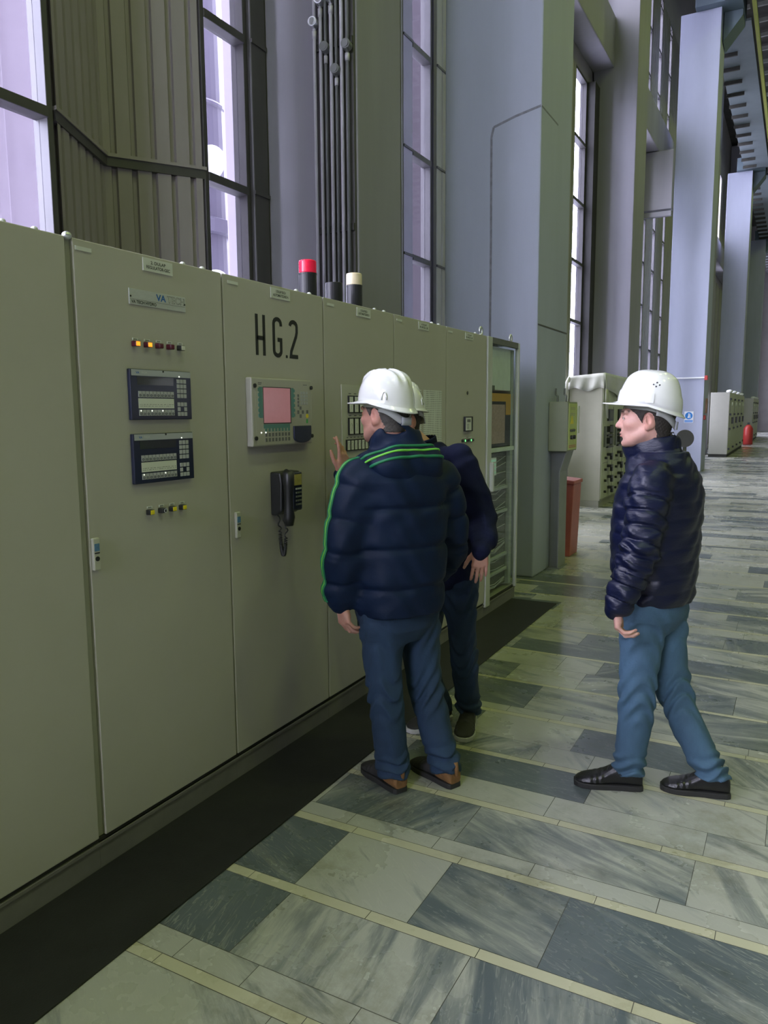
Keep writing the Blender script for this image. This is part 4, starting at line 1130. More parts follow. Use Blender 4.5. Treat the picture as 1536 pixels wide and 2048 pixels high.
M['shirt'] = mat('pale_collar', (.52,.54,.60), .7)
M['eye_white'] = mat('eye_white', (.6,.57,.54), .25)
M['iris'] = mat('iris_dark', (.03,.02,.015), .2)
M['dark_red'] = mat('dark_red_seam', (.10,.01,.02), .7)

SKIN = np.array([.60, .345, .285])
class Head:
    def __init__(s, c, F, U, scale=1.0):
        s.c = np.asarray(c, float); s.F = nrm(F); U = np.asarray(U, float); s.U = nrm(U-s.F*(s.F@U)); s.L = np.cross(s.U, s.F); s.k = scale
        s.B = np.stack([s.F, s.L, s.U])
    def p(s, f, l, u): return s.c+s.k*(f*s.F+l*s.L+u*s.U)
    def loc(s, X): return ((X-s.c)@s.B.T)/s.k
    def ell(s, c, r, tilt=0, yaw=0):
        B = s.B
        if tilt or yaw:
            ct, st = math.cos(tilt), math.sin(tilt); cy, sy = math.cos(yaw), math.sin(yaw)
            R1 = np.array([[ct,0,st],[0,1,0],[-st,0,ct]]); R2 = np.array([[cy,sy,0],[-sy,cy,0],[0,0,1]])
            B = R1@R2@s.B
        return ell(s.p(*c), np.array(r)*s.k, B)
    def cap(s, a, b, ra, rb=None): return cap(s.p(*a), s.p(*b), ra*s.k, None if rb is None else rb*s.k)
    def add(s, F, neck_to, neck_r=.058):
        F.u(s.ell((-.012,0,.030), (.098,.077,.094)))
        F.u(s.ell((.030,0,-.035), (.064,.060,.080)), .03)
        F.u(s.ell((.052,0,-.078), (.040,.042,.036)), .03)            # jaw front
        F.u(s.ell((.083,0,-.102), (.017,.024,.016)), .018)           # chin
        for q in (1,-1):
            F.u(s.cap((.010,.056*q,-.062), (.060,.034*q,-.092), .016, .014), .03)   # jaw line
            F.u(s.ell((.062,.040*q,-.022), (.026,.022,.020)), .025)  # cheekbone
            F.u(s.cap((.091,.012*q,.026), (.080,.046*q,.027), .0115, .009), .014)     # brow ridge
            F.sub(s.ell((.104,.034*q,.005), (.024,.021,.0135)), .012) # eye socket
            F.u(s.ell((.0785,.033*q,.003), (.0135,.0155,.012)), .004)   # lids over the eye
            F.sub(s.cap((.0935,.022*q,.002), (.0885,.045*q,.001), .0016), .002)
        F.u(s.cap((.090,0,.014), (.108,0,-.022), .0085, .0105), .014)  # nose bridge
        F.u(s.ell((.111,0,-.030), (.0135,.0115,.0105)), .010)        # nose tip
        for q in (1,-1): F.u(s.ell((.098,.0125*q,-.033), (.0115,.0075,.008)), .006)
        for q in (1,-1): F.sub(s.ell((.104,.0055*q,-.0425), (.005,.0032,.003)), .002)
        F.u(s.ell((.083,0,-.058), (.016,.030,.018)), .015)           # muzzle
        F.u(s.ell((.0975,0,-.0595), (.0095,.0235,.0062)), .003)        # lips
        F.u(s.ell((.0960,0,-.0718), (.0095,.0205,.0074)), .003)
        F.sub(s.ell((.103,0,-.0845), (.010,.022,.0055)), .010)
        F.sub(s.cap((.1045,-.018,-.0655), (.1045,.018,-.0655), .0024), .002)
        for q in (1,-1):                                             # ears
            F.u(s.ell((-.014,.079*q,-.012), (.0185,.0070,.031), tilt=-.22, yaw=.38*q), .003)
            F.u(s.ell((-.006,.078*q,-.036), (.011,.008,.014)), .006)
            F.sub(s.ell((-.009,.0905*q,-.007), (.0120,.0105,.0215), tilt=-.22), .002)
            F.u(s.ell((.001,.080*q,-.014), (.005,.006,.009)), .004)
        F.u(chain([s.p(-.030,0,-.020), s.p(-.028,0,-.075), np.asarray(neck_to, float)], [.060*s.k, neck_r*s.k, neck_r*1.12*s.k], 3), .03)
    def tint(s, X, base, beard=.0, brow=(.03,.022,.018)):
        q = s.loc(X); C = np.tile(base, (len(X), 1)).astype(float)
        r = np.linalg.norm(q, axis=1)
        def blend(m, col): C[:] = C*(1-m[:,None])+np.array(col)*m[:,None]
        g = lambda c, w: np.exp(-(((q-np.array(c))/np.array(w))**2).sum(1))
        for a in (1,-1):
            blend(.35*g((.06,.045*a,-.03), (.03,.025,.022)), base*np.array([1.08,.80,.80]))
            blend(.5*g((-.012,.085*a,-.012), (.03,.02,.04)), base*np.array([1.1,.80,.78]))
            e = np.clip(1.25-np.abs(q[:,2]-.0285-.10*(np.abs(q[:,1])-.03)*0)/.0065, 0, 1)*((q[:,1]*a > .010)&(q[:,1]*a < .052)&(q[:,0] > .055))
            blend(.85*np.clip(e, 0, 1), brow)
            l = np.clip(1.3-np.abs(q[:,2]-.0015)/.0026, 0, 1)*((q[:,1]*a > .020)&(q[:,1]*a < .047)&(q[:,0] > .07))
            blend(.8*np.clip(l, 0, 1), (.05,.035,.03))
        blend(.35*g((.115,0,-.03), (.02,.02,.015)), base*np.array([1.05,.78,.78]))
        lip = np.clip(1.4-np.abs(q[:,2]+.0655)/.011, 0, 1)*(np.abs(q[:,1]) < .023)*(q[:,0] > .085)
        blend(.6*lip, base*np.array([.85,.52,.55]))
        ml = np.clip(1.2-np.abs(q[:,2]+.0652)/.0022, 0, 1)*(np.abs(q[:,1]) < .020)*(q[:,0] > .085)
        blend(.7*ml, (.08,.03,.03))
        if beard:
            b = ((q[:,2] < -.045)&(q[:,2] > -.13)&(q[:,0] > .0)&(r < .2)).astype(float)
            blend(beard*b, base*np.array([.55,.55,.60]))
        return C
    def eyes(s, parent):
        for q in (1,-1):
            mb = MB(); mb.cur = 0; c = s.p(.0795,.033*q,.0025); mb.ball(c, .0128, 14, 10)
            mb.cur = 1; mb.ball(s.p(.0885,.0335*q,.0025), .0052, 10, 8)
            obj('eye', mb, [M['eye_white'], M['iris']], parent, smooth=True)
    def hair(s, m, parent, line, thick=.007, low=-.078, side=(.018,-.022)):
        """close hair: line = [(u, f max)] the hairline in profile"""
        F = Field()
        F.u(s.ell((-.012,0,.030), (.098+thick,.077+thick,.094+thick)))
        F.u(chain([s.p(-.030,0,-.020), s.p(-.031,0,-.080)], [(.060+thick*.9)*s.k, (.058+thick*.3)*s.k], 2), .02)
        T = np.array(line)
        def cut(X):
            q = s.loc(X); lim = np.interp(q[:,2], T[:,0], T[:,1])
            d = q[:,0]-lim; d = np.maximum(d, low-q[:,2])
            ear = .026-np.linalg.norm((q-np.array([-.010, 0, -.012]))*np.array([1.15,0,.75]), axis=1)
            return np.maximum(d, np.where(np.abs(q[:,1]) > .055, ear, -1))*s.k
        F.inter(cut)
        def post(X, d): return d-.0016*np.sin(X[:,0]*410+X[:,1]*260)*np.sin(X[:,2]*330+X[:,0]*150)
        F.post = post
        return sdf_obj('hair', F, .0034, m, parent)
    def helmet(s, parent, tilt=0.0, style=0, label=None, up=.047, hadd=0.0):
        """hard hat: shell, peak, gutter, ridges, vents, side slots, harness"""
        ct, st = math.cos(tilt), math.sin(tilt)
        Fh = s.F*ct+s.U*st; Uh = s.U*ct-s.F*st; Lh = s.L
        o = s.p(-.010, 0, up)
        W = lambda f, l, u: Vector(o+f*Fh+l*Lh+u*Uh)
        A, B, Hh = .125, .108, .128+hadd
        N = 72; rows = 16; mb = MB(); vs = []
        def dome(a, t):      # t 0 rim .. 1 crown
            e = t*PI/2; cs = math.cos(e)**.66; sn = math.sin(e)**1.0
            f, l = A*math.cos(a)*cs, B*math.sin(a)*cs; u = Hh*sn
            if style == 0:    # three raised crown ridges running front to back
                rid = sum(math.exp(-((l-c)/.0085)**2) for c in (-.040, 0, .040))
                k = .0085*rid*max(0, min(1, (t-.34)/.16))
                k -= .0035*math.exp(-((t-.30)/.06)**2)*0
            else:
                k = .004*math.exp(-(l/.022)**2)*max(0, min(1, (t-.35)/.2)) + (.0035 if t < .23 else 0)
            n_ = Vector((f/A/A, l/B/B, u/Hh/Hh)).normalized()
            return f+n_.x*k, l+n_.y*k, u+n_.z*k
        def brim(a, r_):     # flare below the dome: r_ 0..1
            fr = max(0, math.cos(a)); bk = max(0, -math.cos(a))
            ext = .010+.052*fr**2.2+.010*bk**3
            drop = -.010*r_-.012*fr**2*r_*(1.2-r_) - .010*bk*r_
            c = math.cos(a); s_ = math.sin(a)
            return (A+ext*r_)*c, (B+ext*.9*r_)*s_, drop-.022*bk*(1) - .012*abs(s_)*0
        prof = [('b', 1.0), ('b', .72), ('b', .4), ('b', .12)]+[('d', t) for t in np.linspace(0, .985, rows)]
        for kind, t in prof:
            for k in range(N):
                a = 2*PI*k/N
                if kind == 'b': p_ = brim(a, t)
                else:
                    p_ = dome(a, t); bk = max(0, -math.cos(a)); p_ = (p_[0], p_[1], p_[2]-.022*bk*(1-t)**2)
                vs.append(W(*p_))
        top = len(vs); vs.append(W(0, 0, Hh+.0035))
        fs = [(i*N+k, i*N+(k+1) % N, (i+1)*N+(k+1) % N, (i+1)*N+k) for i in range(len(prof)-1) for k in range(N)]
        fs += [((len(prof)-1)*N+k, (len(prof)-1)*N+(k+1) % N, top) for k in range(N)]
        mb.add(vs, fs)
        hat = obj('hard_hat', mb, M['helmet'], parent, smooth=True)
        sm = hat.modifiers.new('shell', 'SOLIDIFY'); sm.thickness = .0045; sm.offset = -1
        if label: hat['label'] = label
        # harness: band round the head and the nape strap with its adjuster
        b = MB(); n = 40
        for r0_, z0_, z1_ in ((.0, -.030, .004),):
            a_ = []
            for k in range(n):
                t = 2*PI*k/n; bk = max(0, -math.cos(t)); c = (.100*math.cos(t), .086*math.sin(t))
                a_.append((c[0], c[1], -.014-.030*bk**1.5)); 
            vs = [W(f, l, u+dz) for dz in (-.012, .020) for f, l, u in a_]
            b.add(vs, [(k, (k+1) % n, n+(k+1) % n, n+k) for k in range(n)])
        hb = obj('headband', b, M['harness'], hat, smooth=True); sm = hb.modifiers.new('thick', 'SOLIDIFY'); sm.thickness = .0025
        b = MB(); vs = []; m_ = 24
        for i in range(m_+1):
            t = PI*.60+(PI*.80)*i/m_; w_ = .5-.5*math.cos(2*PI*i/m_)
            f, l = .112*math.cos(t), .094*math.sin(t); dz = -.052*w_-.006
            for u in (-.017, .017): vs.append(W(f, l, -.020+dz+u))
        b.add(vs, [(2*i, 2*i+1, 2*i+3, 2*i+2) for i in range(m_)])
        ns = obj('nape_strap', b, M['harness'], hat, smooth=True); sm = ns.modifiers.new('thick', 'SOLIDIFY'); sm.thickness = .003
        b = MB(); vs = []
        for i in range(7):
            t = PI-.30+.60*i/6; f, l = .1175*math.cos(t), .099*math.sin(t)
            for u in (-.092, -.060): vs.append(W(f, l, u))
        b.add(vs, [(2*i, 2*i+1, 2*i+3, 2*i+2) for i in range(6)])
        ad = obj('strap_adjuster', b, M['key_grey'], hat, smooth=True); sm = ad.modifiers.new('thick', 'SOLIDIFY'); sm.thickness = .006; sm.offset = 0
        # vents and side slot
        for q in (1, -1):
            if style == 1:
                for df, du in ((-.011, 0), (.011, 0), (0, .0075), (0, -.0075)):
                    f0, u0_ = -.018+df, .078+du
                    l0 = B*math.sqrt(max(0, 1-(abs(f0)/A)**2.2-(u0_/Hh)**2.2))*1.0
                    # put the vent on the real shell by shooting along the side
                    best = min(((abs(dome(a, t)[0]-f0)+abs(dome(a, t)[2]-u0_), a, t) for a in np.linspace(.9, 2.3, 60) for t in np.linspace(.2, .8, 60)))
                    p_ = dome(best[1], best[2]); p_ = (p_[0], p_[1]*q, p_[2])
                    mv = MB(); nn = Vector((p_[0]/A/A, p_[1]/B/B, p_[2]/Hh/Hh)).normalized(); wn = Vector(nn.x*Fh+nn.y*Lh+nn.z*Uh)
                    c = W(*p_); mv.cyl(c-wn*.001, c+wn*.0010, .0034, n=10); obj('vent_hole', mv, M['harness_dark'], hat)
                mv = MB(); vs = []
                for i in range(6):
                    a = PI/2+.02-.12+.24*i/5
                    for t in (.02, .20):
                        p_ = dome(a, t); nn = Vector((p_[0]/A/A, p_[1]/B/B, 0)).normalized(); vs.append(W(p_[0]+nn.x*.0015, (p_[1]+nn.y*.0015)*q, p_[2]))
                mv.add(vs, [(2*i, 2*i+1, 2*i+3, 2*i+2) for i in range(5)]); o_ = obj('side_slot', mv, M['helmet'], hat); o_.modifiers.new('t', 'SOLIDIFY').thickness = .002
            else:
                a = PI/2+.55
                pts = []
                for u in np.linspace(0, PI, 9):
                    p_ = dome(a+.085*math.cos(u), .03+.16*math.sin(u)); pts.append(W(p_[0]*1.012, p_[1]*q*1.012, p_[2]))
                mv = MB(); mv.tube(pts, .003, 6); obj('side_slot', mv, M['helmet'], hat, smooth=True)
        return hat

def hand(F, wrist, D, N, T, curl=(.35,.45,.35), splay=.06, scale=1.0, thumb=(.62,.72,.25), curls=None):
    """palm and five fingers: D along the fingers, N out of the palm, T towards the thumb"""
    w = np.asarray(wrist, float); D = nrm(D); N = np.asarray(N, float); N = nrm(N-D*(N@D)); T0 = np.cross(D, N); T = T0 if T0@np.asarray(T, float) > 0 else -T0
    k = scale; P = lambda d, t, n: w+k*(d*D+t*T+n*N)
    F.u(cap(P(-.006,0,0), P(.014,0,0), .025*k, .024*k), .02)
    kn = [(.088,.032), (.094,.011), (.090,-.010), (.080,-.029)]
    for i, (d, t) in enumerate(kn):
        F.u(cap(P(.012,t*.55,0), P(d,t,0), .0145*k, .0115*k), .014)
    F.u(cap(P(.018,.020,.006), P(.050,.026,.010), .015*k, .012*k), .014)
    F.u(cap(P(.020,-.018,.006), P(.060,-.024,.008), .013*k, .011*k), .014)
    Ls = [(.046,.026,.021), (.050,.030,.022), (.046,.028,.021), (.036,.021,.019)]
    for i, (d, t) in enumerate(kn):
        p = P(d, t, 0); ang = 0; sp = splay*(1.5-i); c_ = curls[i] if curls else curl
        r = (.0098, .0088, .0080, .0066) if i < 3 else (.0088,.0078,.0070,.0058)
        pts = [p]
        for j in range(3):
            ang += c_[j]
            dr = nrm(D*math.cos(ang)+N*math.sin(ang)+T*sp*math.cos(ang))
            p = p+dr*Ls[i][j]*k; pts.append(p)
        for j in range(3): F.u(cap(pts[j], pts[j+1], r[j]*k, r[j+1]*k), .004)
    b = P(.026,.027,.004); dr = nrm(D*thumb[1]+T*thumb[0]+N*thumb[2]); p1 = b+dr*.040*k
    dr2 = nrm(dr*.85+D*.45); p2 = p1+dr2*.032*k; p3 = p2+nrm(dr2+D*.2)*.025*k
    F.u(cap(b, p1, .0145*k, .0115*k), .012); F.u(cap(p1, p2, .0112*k, .0098*k), .004); F.u(cap(p2, p3, .0098*k, .0075*k), .004)

def shoe(parent, heel, ang, m_up, m_sole, L=.285, lift=0, heel_patch=None, label=None, pitch=0, name='shoe'):
    """heel: rear ground point of the shoe; ang: direction it points"""
    D = V3(math.cos(ang), math.sin(ang), 0); R = V3(math.sin(ang), -math.cos(ang), 0); Z = V3(0,0,1)
    if pitch:
        D = nrm(D*math.cos(pitch)-Z*math.sin(pitch)); Z = nrm(np.cross(R, D)); Z = Z if Z[2] > 0 else -Z
    o = np.asarray(heel, float)+V3(0,0,lift)
    k = L/.285
    # (t, height, half width)
    up = [(0,.070,.024),(.012,.090,.032),(.05,.108,.037),(.095,.112,.038),(.125,.098,.040),(.155,.078,.044),(.19,.062,.048),(.225,.052,.048),(.255,.044,.042),(.275,.034,.030),(.285,.026,.014)]
    tab = [(t*k, 0, (h+.02)/2, w*k, (h-.02)/2+.004) for t, h, w in up]
    F = Field(); F.u(loft(o, D, R, [(t, x, y, a, b) for t, x, y, a, b in tab], 2.3))
    lo_ = loft(o, D, R, tab, 2.3)
    # the loft front axis is cross(U,R); make sure it points up
    if np.cross(nrm(D), R)[2] < 0: F = Field(); F.u(loft(o, D, -R, tab, 2.3))
    def above(X): return .016-(X-o)@Z
    F.inter(above)
    def post(X, d):
        q = (X-o)@D/k; z = (X-o)@Z
        return d-.0012*np.sin(q*260)*np.exp(-((q-.19)/.03)**2)-.002*np.exp(-((z-.030)/.004)**2)*(q > .0)
    F.post = post
    s = sdf_obj(name, F, .0042, m_up, parent)
    if label: s['label'] = label
    mb = MB(); n = []
    for t, h, w in up: n.append((t*k, w*k+.0045))
    pts = [(t-.003 if i == 0 else t+(.005 if i == len(n)-1 else 0), w) for i, (t, w) in enumerate(n)]+[(t-.003 if i == 0 else t+(.005 if i == len(n)-1 else 0), -w) for i, (t, w) in reversed(list(enumerate(n)))]
    mb.prism([tuple(o+D*t+R*w) for t, w in pts], tuple(Z*.024)); obj('sole', mb, m_sole, s, bevel=.004)
    if heel_patch:
        F2 = Field(); Rr = R if np.cross(nrm(D), R)[2] > 0 else -R
        F2.u(loft(o-D*.003, D, Rr, [(t, x, y, a+.005, b+.002) for t, x, y, a, b in tab], 2.3))
        F2.inter(lambda X: np.maximum(.022-(X-o)@Z, np.maximum((X-o)@D-(.095-.6*np.maximum(0, (X-o)@Z-.04)), (X-o)@Z-.085)))
        sdf_obj('heel_counter', F2, .004, heel_patch, s)
        mb = MB(); mb.box(-.0, .0, 0, 0, 0, 0) if False else None
        p0 = o-D*.006+Z*.06; q0 = o-D*.001+Z*.118
        mb.tube([tuple(p0-R*.0), tuple((p0+q0)/2-D*.004), tuple(q0)], .010, 8); obj('heel_tab', mb, heel_patch, s, smooth=True)
    # laces
    mb = MB()
    for q in range(4):
        t = (.118+.020*q)*k; h = np.interp(t, [u_[0]*k for u_ in up], [u_[1] for u_ in up])+.001
        mb.tube([tuple(o+D*t+R*.018+Z*(h-.006)), tuple(o+D*(t+.006)+Z*h), tuple(o+D*(t+.012)-R*.018+Z*(h-.006))], .0028, 6)
    l_ = obj('laces', mb, M['sole_dark'], s, smooth=True)
    return s
def fold(lam, amp, s0, w, ph=0):
    return lambda s, X: amp*np.exp(-((s-s0)/w)**2)*np.sin(2*PI*s/lam+3*np.sin(X[:,0]*22+ph)+2.2*np.sin(X[:,1]*19+ph*2))
def trouser_disp(knee, seed=0):
    def f(s, X, L):
        w1 = 3.2*np.sin(X[:,0]*30+seed)+3.0*np.sin(X[:,1]*27+seed*1.3)
        d = .0105*np.exp(-((s-(L-.045))/.06)**2)*np.sin(2*PI*s/.050+w1)
        d += .0075*np.exp(-((s-knee)/.10)**2)*np.sin(2*PI*s/.085+1.3*w1+2)
        d += .0065*np.exp(-((s-.08)/.12)**2)*np.sin(2*PI*s/.10+1.1*w1)
        d += .0026*np.sin(X[:,2]*15+4*np.sin(X[:,0]*17+seed)+3.5*np.sin(X[:,1]*19))
        return d
    return f
def jeans(parent, pel, hips, legs, m, label=None, seed=0, waist_loft=None, h=.0052, hems=(.07,.07)):
    F = Field()
    F.u(waist_loft)
    for i, (pts, rad) in enumerate(legs):
        F.u(chain(pts, rad, 5, trouser_disp(np.linalg.norm(np.array(pts[1])-np.array(pts[0])) if len(pts) == 3 else .42, seed+i*1.7)), (.045 if i == 0 else .018))
    pa, pb = np.array(legs[0][0][-1])[:2], np.array(legs[1][0][-1])[:2]
    def hem_cut(X):
        na = ((X[:,:2]-pa)**2).sum(1) < ((X[:,:2]-pb)**2).sum(1)
        return np.where(na, hems[0], hems[1])+.006*np.sin(X[:,0]*40+X[:,1]*30)-X[:,2]
    F.inter(hem_cut)
    o = sdf_obj('jeans', F, h, m, parent)
    if label: o['label'] = label
    return o
def snap(Fd, p, d, n=40):
    """walk from p along -d until the surface"""
    p = np.array(p, float); d = nrm(d)
    for _ in range(n):
        e = Fd(p[None])[0]
        p = p-d*e*.8
        if abs(e) < 4e-4: break
    return p

# ------------------------------------------------------------------ the three men
def puff(space, amp, ph=0, w=.013):
    """stitched channels: rounded swell with a narrow groove at each seam"""
    def f(t):
        u = (t/space+ph) % 1.0; g = np.minimum(u, 1-u)*space
        return amp*(.30*np.sin(PI*u)-np.exp(-(g/w)**1.6)*.9+.35)
    return f
def person(name, label):
    return label
def body_core(head, neck_to, torso, limbs, hands, neck_r=.058):
    F = Field(); head.add(F, neck_to, neck_r)
    F.u(torso, .03)
    for pts, r in limbs: F.u(chain(pts, r, 3), .03)
    for h_ in hands: hand(F, **h_)
    return F

# ===== man with green piping, back to the camera
F1 = nrm([-.90, .43, 0]); R1 = V3(F1[1], -F1[0], 0)
hem = np.array((0.663, 2.817, 0.794)); nk = np.array((0.644, 2.830, 1.485))
hd = Head((0.606, 2.809, 1.620), (-.979, .202, -.04), (.05, .02, 1))
Ls, Le, Lw = (0.560, 2.648, 1.344), (0.531, 2.587, 1.107), (0.497, 2.614, 0.860)
Rs, Re, Rw = (0.772, 3.024, 1.321), (0.780, 3.108, 1.046), (0.659, 3.213, 0.865)
Lh, Lk, La = (0.613, 2.745, 0.833), (0.639, 2.736, 0.435), (.655, 2.785, .12)
Rh, Rk, Ra = (0.700, 2.917, 0.804), (0.739, 2.938, 0.407), (.838, 2.932, .12)
U1 = nrm(nk-hem)
core = body_core(hd, nk-V3(0,0,.03), loft(hem, U1, R1, [(-.05,0,0,.15,.11),(.25,0,0,.17,.12),(.5,0,0,.17,.12),(.6,0,0,.11,.09),(.66,0,0,.06,.06)]),
    [([Ls, Le, Lw], [.045,.042,.03]), ([Rs, Re, Rw], [.045,.042,.03]), ([Lh, Lk, La], [.07,.05,.028]), ([Rh, Rk, Ra], [.07,.05,.028])],
    [dict(wrist=np.array(Lw)+V3(.004,.002,-.012), D=(.16,.06,-1), N=R1, T=F1, curl=(.55,.55,.4), scale=.95), dict(wrist=Rw, D=nrm(np.array(Rw)-np.array(Re)), N=(0,0,-1), T=-R1)])
man1 = sdf_obj('person', core, .0036, M['skin'], None, lambda X: hd.tint(X, SKIN*np.array([.82,.76,.72]), .25))
tag(man1, 'man in white helmet and navy padded jacket with lime green piping, back turned', 'person')
hd.eyes(man1)
hd.hair(M['hair_grey'], man1, [(-.2,-.035),(-.05,-.030),(-.028,-.020),(-.012,.022),(.02,.040),(.045,.058),(.09,.05),(.14,.02)], .0045)
h1 = hd.helmet(man1, tilt=.085, up=.050, style=0, label='glossy white hard hat with ridged crown')
# jacket
qp = puff(.165, .012, .30, .014)
def fab(X): return .003*np.sin(X[:,2]*42+4*np.sin(X[:,0]*16)+3*np.sin(X[:,1]*14))+.0022*np.sin(X[:,0]*55+3*np.sin(X[:,2]*18))*np.sin(X[:,2]*12)
JF = Field()
JF.u(loft(hem, U1, R1, [(-.005,0,-.005,.178,.148),(.03,0,0,.190,.158),(.14,0,0,.203,.165),(.30,.004,0,.212,.165),(.46,.004,-.005,.214,.160),(.55,0,-.012,.205,.145),(.61,0,-.015,.165,.120),(.665,0,-.012,.105,.098)], 2.3, lambda t, X: qp(t)+fab(X)))
sq = puff(.125, .011, .1, .014)
JF.u(chain([np.array(Ls)+R1*.07+V3(0,0,.03), Ls, Le, np.array(Lw)+V3(0,0,.045), np.array(Lw)+V3(0,0,-.01)], [.055,.079,.075,.066,.047], 5, lambda s, X, L: sq(s)*np.clip((L-s)/.06, .2, 1)+fab(X)), .06)
JF.u(chain([np.array(Rs)-R1*.07+V3(0,0,.03), Rs, Re, Rw], [.055,.079,.075,.050], 5, lambda s, X, L: sq(s)+fab(X)), .045)
jk = sdf_obj('jacket', JF, .0055, M['jacket_blue'], man1); jk['label'] = 'navy padded jacket with green piping'
# collar and hood
HF = Field()
cb = nk-V3(0,0,.075)-F1*.0
HF.u(loft(cb, nrm(U1+F1*.10), R1, [(0,0,0,.145,.125),(.05,0,-.004,.125,.114),(.10,0,-.006,.108,.106),(.165,0,-.010,.098,.100)], 2.1, lambda t, X: fab(X)), .0)
HF.sub(loft(cb+V3(0,0,.125), nrm(U1+F1*.10), R1, [(0,0,-.004,.096,.094),(.14,0,-.010,.086,.088)], 2.1), .012)
HF.u(ell(nk-F1*.098-V3(0,0,.085), (.165,.066,.088), np.stack([R1, F1, V3(0,0,1)])), .05)
for q in (1,-1): HF.u(chain([nk-F1*.10+R1*q*.10-V3(0,0,.065), nk-F1*.02+R1*q*.145-V3(0,0,.055), nk+F1*.08+R1*q*.105-V3(0,0,.085)], [.055,.045,.035]), .04)
def hp(X, d): return d-fab(X)-.005*np.sin(X[:,2]*48+5*np.sin((X@R1)*9))
HF.post = hp
hood = sdf_obj('hood', HF, .005, M['jacket_blue'], man1)
def cord(name, Fd, pts, dr, r, m, par, off=0.0):
    P = [snap(Fd, np.array(p)+nrm(dr)*.22, dr)+nrm(dr)*off for p in pts]
    Q, _ = spline(P, [r]*len(P), 4)
    mb = MB(); mb.tube([tuple(p) for p in Q], r, 8); return obj(name, mb, m, par, smooth=True)
bk = -F1*.75+V3(0,0,.66)
def hoodline(dz):
    o_ = []
    for u in np.linspace(-1, 1, 15):
        o_.append(nk-F1*(.085-.055*u*u)+R1*(.165*u)+V3(0,0,-.050+dz-.030*u*u))
    return o_
def line_out(pts, Fd):
    """each point pushed out from the neck axis on to the hood"""
    o_ = []
    for p in pts:
        d = p-(nk-V3(0,0,.10)); o_.append((snap(Fd, p+nrm(d)*.15, d), nrm(d)))
    return o_
for dz, r_, m_, nm in ((.006,.0050,'stripe_lime','hood_piping'), (.026,.0062,'stripe_green','hood_trim'), (-.014,.0062,'stripe_green','hood_trim')):
    P = line_out(hoodline(dz), HF); Q, _ = spline([p+d*.001 for p, d in P], [r_]*len(P), 4)
    mb = MB(); mb.tube([tuple(p) for p in Q], r_, 8); obj(nm, mb, M[m_], hood, smooth=True)
SL, _ = spline([np.array(Ls)+R1*.10+V3(0,0,.05), np.array(Ls)+V3(0,0,.01), Le, np.array(Lw)+V3(0,0,.04), np.array(Lw)], [0]*5, 12)
od = nrm([-.56, -.80, .0])
def sleeve_line(turn):
    o_ = []
    for i, p in enumerate(SL):
        d = od*math.cos(turn)+np.cross(V3(0,0,1), od)*math.sin(turn)
        if i < 10: d = nrm(d+V3(0,0,1.0*(1-i/10)))
        o_.append(snap(JF, p+d*.16, d)+d*.0015)
    return o_
for turn, r_, m_, nm in ((.0,.0034,'stripe_lime','sleeve_piping'), (.14,.0046,'stripe_green','sleeve_trim'), (-.14,.0046,'stripe_green','sleeve_trim')):
    mb = MB(); mb.tube([tuple(p) for p in sleeve_line(turn)], r_, 8); obj(nm, mb, M[m_], jk, smooth=True)
jeans(man1, None, None, [([Lh, Lk, np.array(La)+V3(0,0,-.05)], [.098,.074,.068]), ([Rh, Rk, np.array(Ra)+V3(0,0,-.05)], [.098,.074,.068])], M['jeans_dark'], 'dark blue jeans', 1.0,
    loft(hem-V3(0,0,.10), U1, R1, [(-.03,0,0,.10,.08),(.03,0,0,.155,.12),(.09,0,0,.168,.128),(.2,0,0,.165,.125)], 2.3), hems=(.066,.066))
fa = math.atan2(.42, -.91)
shoe(man1, (.705, 2.758, 0), fa-.05, M['shoe_dark'], M['sole_dark'], .285, 0, M['shoe_brown'], 'dark shoe with brown heel')
shoe(man1, (.893, 2.905, 0), fa, M['shoe_dark'], M['sole_dark'], .285, 0, M['shoe_brown'], 'dark shoe with brown heel')

# ===== man behind him in the dark sweater, reaching to the meters
F2 = nrm([-.25, -.97, 0]); R2 = V3(F2[1], -F2[0], 0)
pv = np.array((0.590, 3.494, 0.779)); nk2 = np.array((0.517, 3.363, 1.461))
h2d = Head((0.423, 3.313, 1.595), (-.42,-.90,-.14), (-.06,-.08,1))
U2 = nrm(nk2-pv)
LEN = float(np.linalg.norm(nk2-pv))
Ls, Le, Lw = (0.729, 3.341, 1.382), (0.815, 3.411, 1.111), (0.859, 3.275, 0.991)
Rs, Re, Rw = (0.360, 3.427, 1.312), (0.205, 3.400, 1.128), (0.097, 3.296, 1.313)
Lh, Lk, La = (0.677, 3.450, 0.796), (0.709, 3.444, 0.416), (.688, 3.565, .11)
Rh, Rk, Ra = (0.509, 3.518, 0.766), (0.485, 3.460, 0.378), (.540, 3.535, .11)
core = body_core(h2d, nk2-V3(0,0,.02), loft(pv, U2, R2, [(-.03,0,0,.14,.10),(.3,0,0,.16,.11),(.5,0,0,.16,.10),(LEN-.05,0,0,.10,.08),(LEN,0,0,.06,.06)]),
    [([Ls, Le, Lw], [.042,.040,.028]), ([Rs, Re, Rw], [.042,.040,.028]), ([Lh, Lk, La], [.065,.048,.028]), ([Rh, Rk, Ra], [.065,.048,.028])],
    [dict(wrist=np.array(Lw)+V3(0,0,.012), D=(-.02,-.05,-1), N=(-.475,.88,0), T=(-.88,-.475,0), curl=(.25,.35,.25), splay=.05, scale=.95), dict(wrist=np.array(Rw)+V3(0,0,.01), D=(.05,.10,1), N=(-1,.1,-.05), T=(0,-1,0), curls=[(.10,.12,.10),(.35,.4,.3),(.5,.55,.4),(.6,.6,.4)], splay=.13)])
